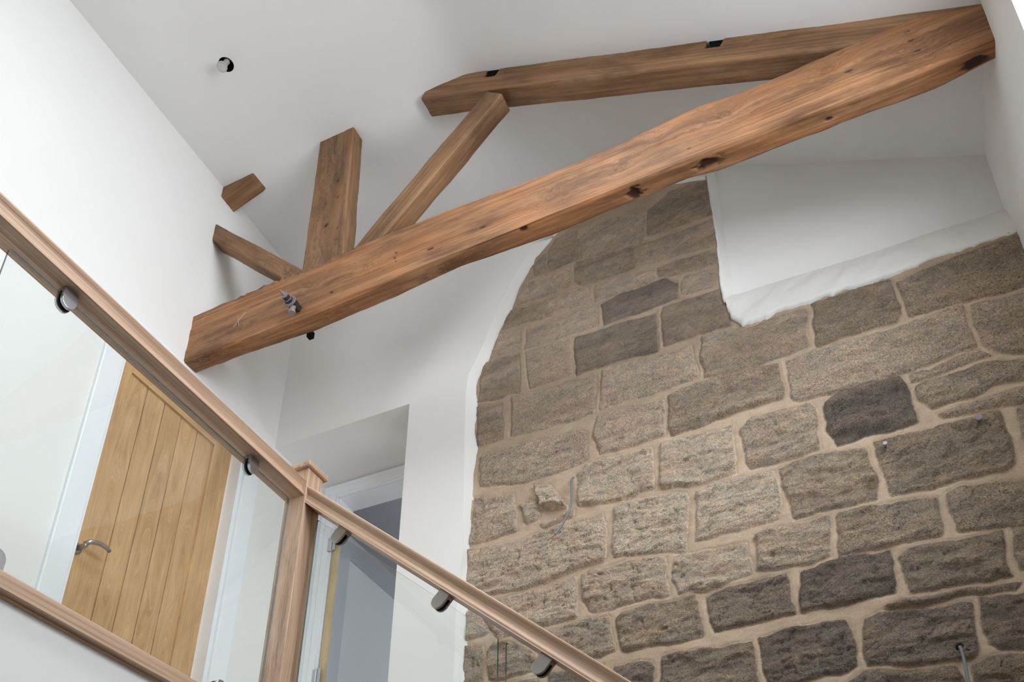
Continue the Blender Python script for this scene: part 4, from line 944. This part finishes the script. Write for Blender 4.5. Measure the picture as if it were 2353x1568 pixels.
XG = -1.912
lb = empty('landing_balustrade', (XG, 1.2, ZL-.04), label='level glass and ash balustrade along the landing, left of the newel post', category='balustrade')
extrude_profile('handrail', rail_prof(.086, .070), [(-1.87, -1.6, 2.049), (-1.87, 2.2, 2.049)], (1, 0, 0), (0, 0, 1), M['ash'], lb, 1, 1, ny=120)
bp_ = [(0, .002), (0, .043), (-.003, .046), (-.083, .046), (-.086, .043), (-.086, -.006), (-.020, -.006), (-.020, 0), (-.002, 0)]
extrude_profile('base_rail', [(a_, b_) for a_, b_ in bp_], [(-1.87, -1.6, 1.106), (-1.87, 2.2, 1.106)], (1, 0, 0), (0, 0, 1), M['ash'], lb, 2, 1, ny=40)
pane('glass_panel', [(XG, .972, 1.172), (XG, 2.168, 1.172), (XG, 2.168, 2.027), (XG, .972, 2.027)], (1, 0, 0), lb)
pane('glass_panel', [(XG, -.25, 1.172), (XG, .935, 1.172), (XG, .935, 2.027), (XG, -.25, 2.027)], (1, 0, 0), lb)
for y in (1.160, 1.955, .72, -.03):
    d_clamp('glass_clamp', (XG, y, 2.049), (0, 1, 0), (0, 0, -1), (1, 0, 0), lb, 'steel')  # lighter steel than on the stairs: front light put into the colour
    d_clamp('glass_clamp', (XG, y+(.02 if y > 1 else 0), 1.152), (0, 1, 0), (0, 0, 1), (1, 0, 0), lb, 'steel')

nw = empty('newel_post', (-1.91, 2.245, ZL), label='square ash newel post with a square cap at the head of the stairs', category='newel post')
bm = bmesh.new(); box(bm, -1.955, -1.865, 2.2, 2.29, .75, 2.172, .002)
bmesh.ops.subdivide_edges(bm, edges=[e for e in bm.edges if abs(e.verts[0].co.z-e.verts[1].co.z) > .5], cuts=60)
post = from_bm('post', bm, M['ash'], grain=None)
me = post.data; co = np.empty(len(me.vertices)*3, np.float32); me.vertices.foreach_get('co', co); co = co.reshape(-1, 3)
g = np.stack([co[:, 2], co[:, 0]+.05*np.sin(co[:, 2]*1.3)*(co[:, 1] < 9)*.2+.006*vnoise(co[:, 2]*2, 1, 0, 3), co[:, 1]+.01*vnoise(co[:, 2]*2.5, 5, 0, 4)], 1)
at = me.attributes.new('gv', 'FLOAT_VECTOR', 'POINT'); at.data.foreach_set('vector', g.astype(np.float32).ravel())
under(nw, post)
bm = bmesh.new(); box(bm, -1.970, -1.850, 2.185, 2.305, 2.172, 2.196, .006, 3)
T_ = [bm.verts.new(p) for p in [(-1.964, 2.191, 2.193), (-1.856, 2.191, 2.193), (-1.856, 2.299, 2.193), (-1.964, 2.299, 2.193), (-1.91, 2.245, 2.215)]]
for k in range(4): bm.faces.new((T_[k], T_[(k+1) % 4], T_[4]))
cp = from_bm('cap', bm, M['ash'], grain=(1, 8)); under(nw, cp)

sb = empty('stair_balustrade', (-1.3, 2.245, ZL-.6), label='raking glass and ash balustrade going down the stairs, right of the newel post', category='balustrade')
sdir = Vector((1, 0, -.857)).normalized(); sup = Vector((.857, 0, 1)).normalized()
rt = Vector((-1.865, 2.205, 2.097)); low = rt-sup*.060
tl = 2.9
# plumb cut where the rail meets the post
o = extrude_profile('handrail', rail_prof(.080, .060, .011), [low, low+sdir*tl], (0, -1, 0), sup, M['ash'], sb, 5, 0, ny=120)
for v in o.data.vertices:
    w = v.co
    if w.x < -1.70:
        k = (w-low).dot(sdir)
        if k < .012: 
            dx = (-1.866-w.x); v.co = w+sdir*(dx/sdir.x)
yg = 2.245
def gp(x, dz=0.0): return (x, yg, 1.958-.866*(x+1.831)+dz)
for xa, xb in ((-1.831, -1.098), (-1.071, -.33)):
    pane('glass_panel', [gp(xa, -.80), gp(xb, -.80), gp(xb), gp(xa)], (0, 1, 0), sb)
low_line = lambda x: low.z-.857*(x-low.x)
for x in (-1.722, -1.300, -.955, -.45):
    # rail underside point whose clamp centre falls on the pane
    d_clamp('glass_clamp', (x+.02, yg, low_line(x+.02)), sdir, -sup, (0, -1, 0), sb)
extrude_profile('base_rail', bp_, [(-1.865, 2.205, 1.12), (-1.865+tl*sdir.x, 2.205, 1.12+tl*sdir.z)], (0, -1, 0), sup, M['ash'], sb, 6, 0, ny=20)
for x in (-1.70, -1.25, -.92): d_clamp('glass_clamp', (x, yg, 1.12+.046/sup.z-.857*(x+1.865)), sdir, sup, (0, -1, 0), sb)
# flight of stairs between the balustrade and the stone wall
bm = bmesh.new()
for k in range(10):
    x = -1.9+.233*k; zt_ = ZL-.2*(k+1)
    box(bm, x, x+.255, 2.21, 3.2, zt_-.22, zt_)
st(from_bm('floor_stair_flight', bm, M['carpet']))

# ------------------------------------------------------------------ lamp dangling from its hole
dl = empty('downlight', (HX, HY, ZC), label='bare spotlight bulb dangling from a round hole in the ceiling', category='ceiling light')
bm = bmesh.new(); tube(bm, [(HX, HY, ZC+.145), (HX, HY, ZC+.15)], HR+.002, 40); prism(bm, (HX, HY, ZC+.12), (0, 0, 1), HR+.0, .004, 40)
under(dl, from_bm('dark_recess', bm, M['void']))
bm = bmesh.new()
k = 48; ri = [bm.verts.new((HX+(HR)*math.cos(2*math.pi*i/k), HY+HR*math.sin(2*math.pi*i/k), ZC+.10)) for i in range(k)]
rj = [bm.verts.new((HX+(HR-.0005)*math.cos(2*math.pi*i/k), HY+(HR-.0005)*math.sin(2*math.pi*i/k), ZC+.002)) for i in range(k)]
for i in range(k): bm.faces.new((ri[i], ri[(i+1) % k], rj[(i+1) % k], rj[i]))
under(dl, from_bm('hole_lining', bm, M['void'], smooth=True))
bc, tc_ = Vector((-2.526, 1.927, 4.668)), Vector((-2.517, 1.940, 4.722))
ax = (tc_-bc).normalized()
bm = bmesh.new(); prof = [(0, .0255), (.004, .0262), (.010, .0255), (.018, .022), (.030, .0165), (.040, .014), (.046, .0135)]
tube(bm, [bc+ax*h_ for h_, _ in prof], [r_ for _, r_ in prof], 32)
bulb = from_bm('bulb', bm, M['lampglass'], smooth=False); under(dl, bulb)
bm = bmesh.new(); tube(bm, [bc-ax*.001, bc-ax*.0002, bc+ax*.001], [.0205, .0215, .0215], 32)
lens = from_bm('bulb_lens', bm, M['lamplens']); under(dl, lens)
bm = bmesh.new(); prism(bm, bc+ax*.056, ax, .0145, .018, 8); tube(bm, [bc+ax*.065, bc+ax*.09+Vector((.004, 0, 0)), Vector((HX, HY, ZC+.14))], .003, 8)
sk = from_bm('lamp_socket', bm, M['lampglass']); under(dl, sk)

# ------------------------------------------------------------------ fixings and cables on the stone
def screw(x, z, r_, m, label, h_=.03, washer=False):
    y = st_y(x)-.022
    root = empty('wall_bolt', (x, y, z), label=label, category='bolt', group='bolts in the stone wall')
    bm = bmesh.new(); tube(bm, [(x, y+.03, z), (x, y-h_, z)], r_*.55, 12)
    prism(bm, (x, y-h_, z), (0, 1, 0), r_, .007, 20)
    bmesh.ops.bevel(bm, geom=[e for e in bm.edges if e.calc_length() < r_*.5], offset=.0008, segments=1, affect='EDGES')
    under(root, from_bm('bolt_head', bm, m))
    if washer:
        bm = bmesh.new(); prism(bm, (x, y-.002, z), (0, 1, 0), r_*1.25, .003, 24)
        under(root, from_bm('washer', bm, M['steel_dark']))
screw(.062, 2.296, .0085, M['steel'], 'small shiny steel bolt head in the stone, the left one of two', .008)
screw(.372, 2.272, .012, M['rust'], 'dark steel bolt with washer in the stone near the right wall', .026, True)
def cable(name, pts, r_, label, ends=()):
    root = empty(name, pts[0], label=label, category='cable')
    P = [Vector(p) for p in pts]; out = []
    for i in range(len(P)-1):
        a_, b_, c_, d_ = P[max(i-1, 0)], P[i], P[i+1], P[min(i+2, len(P)-1)]
        for k in range(8):
            t = k/8; out.append(.5*((2*b_)+(-a_+c_)*t+(2*a_-5*b_+4*c_-d_)*t*t+(-a_+3*b_-3*c_+d_)*t**3))
    out.append(P[-1])
    bm = bmesh.new(); tube(bm, out, r_, 10); under(root, from_bm('sheath', bm, M['grey_cable'], smooth=True))
    for e in ends:
        bm = bmesh.new(); tube(bm, e, .0015, 6); under(root, from_bm('wire_end', bm, M['copper']))
ys_ = 3.17
cable('power_cable', [(-1.212, 3.215, 2.628), (-1.210, 3.19, 2.60), (-1.205, 3.165, 2.54), (-1.200, 3.15, 2.46), (-1.207, 3.135, 2.39), (-1.232, 3.12, 2.32), (-1.262, 3.11, 2.27)], .0048,
      'thin grey cable with bare copper ends curving out of the stone beside the broken block',
      [[(-1.262, 3.11, 2.27), (-1.272, 3.105, 2.252)], [(-1.262, 3.11, 2.27), (-1.280, 3.108, 2.258)], [(-1.262, 3.11, 2.27), (-1.266, 3.10, 2.250)]])
cable('power_cable', [(.148, 3.14, 1.434), (.148, 3.095, 1.432), (.150, 3.065, 1.41), (.150, 3.055, 1.36), (.146, 3.045, 1.25)], .0055,
      'grey cable coming out of a drilled hole in the stone, lower right')
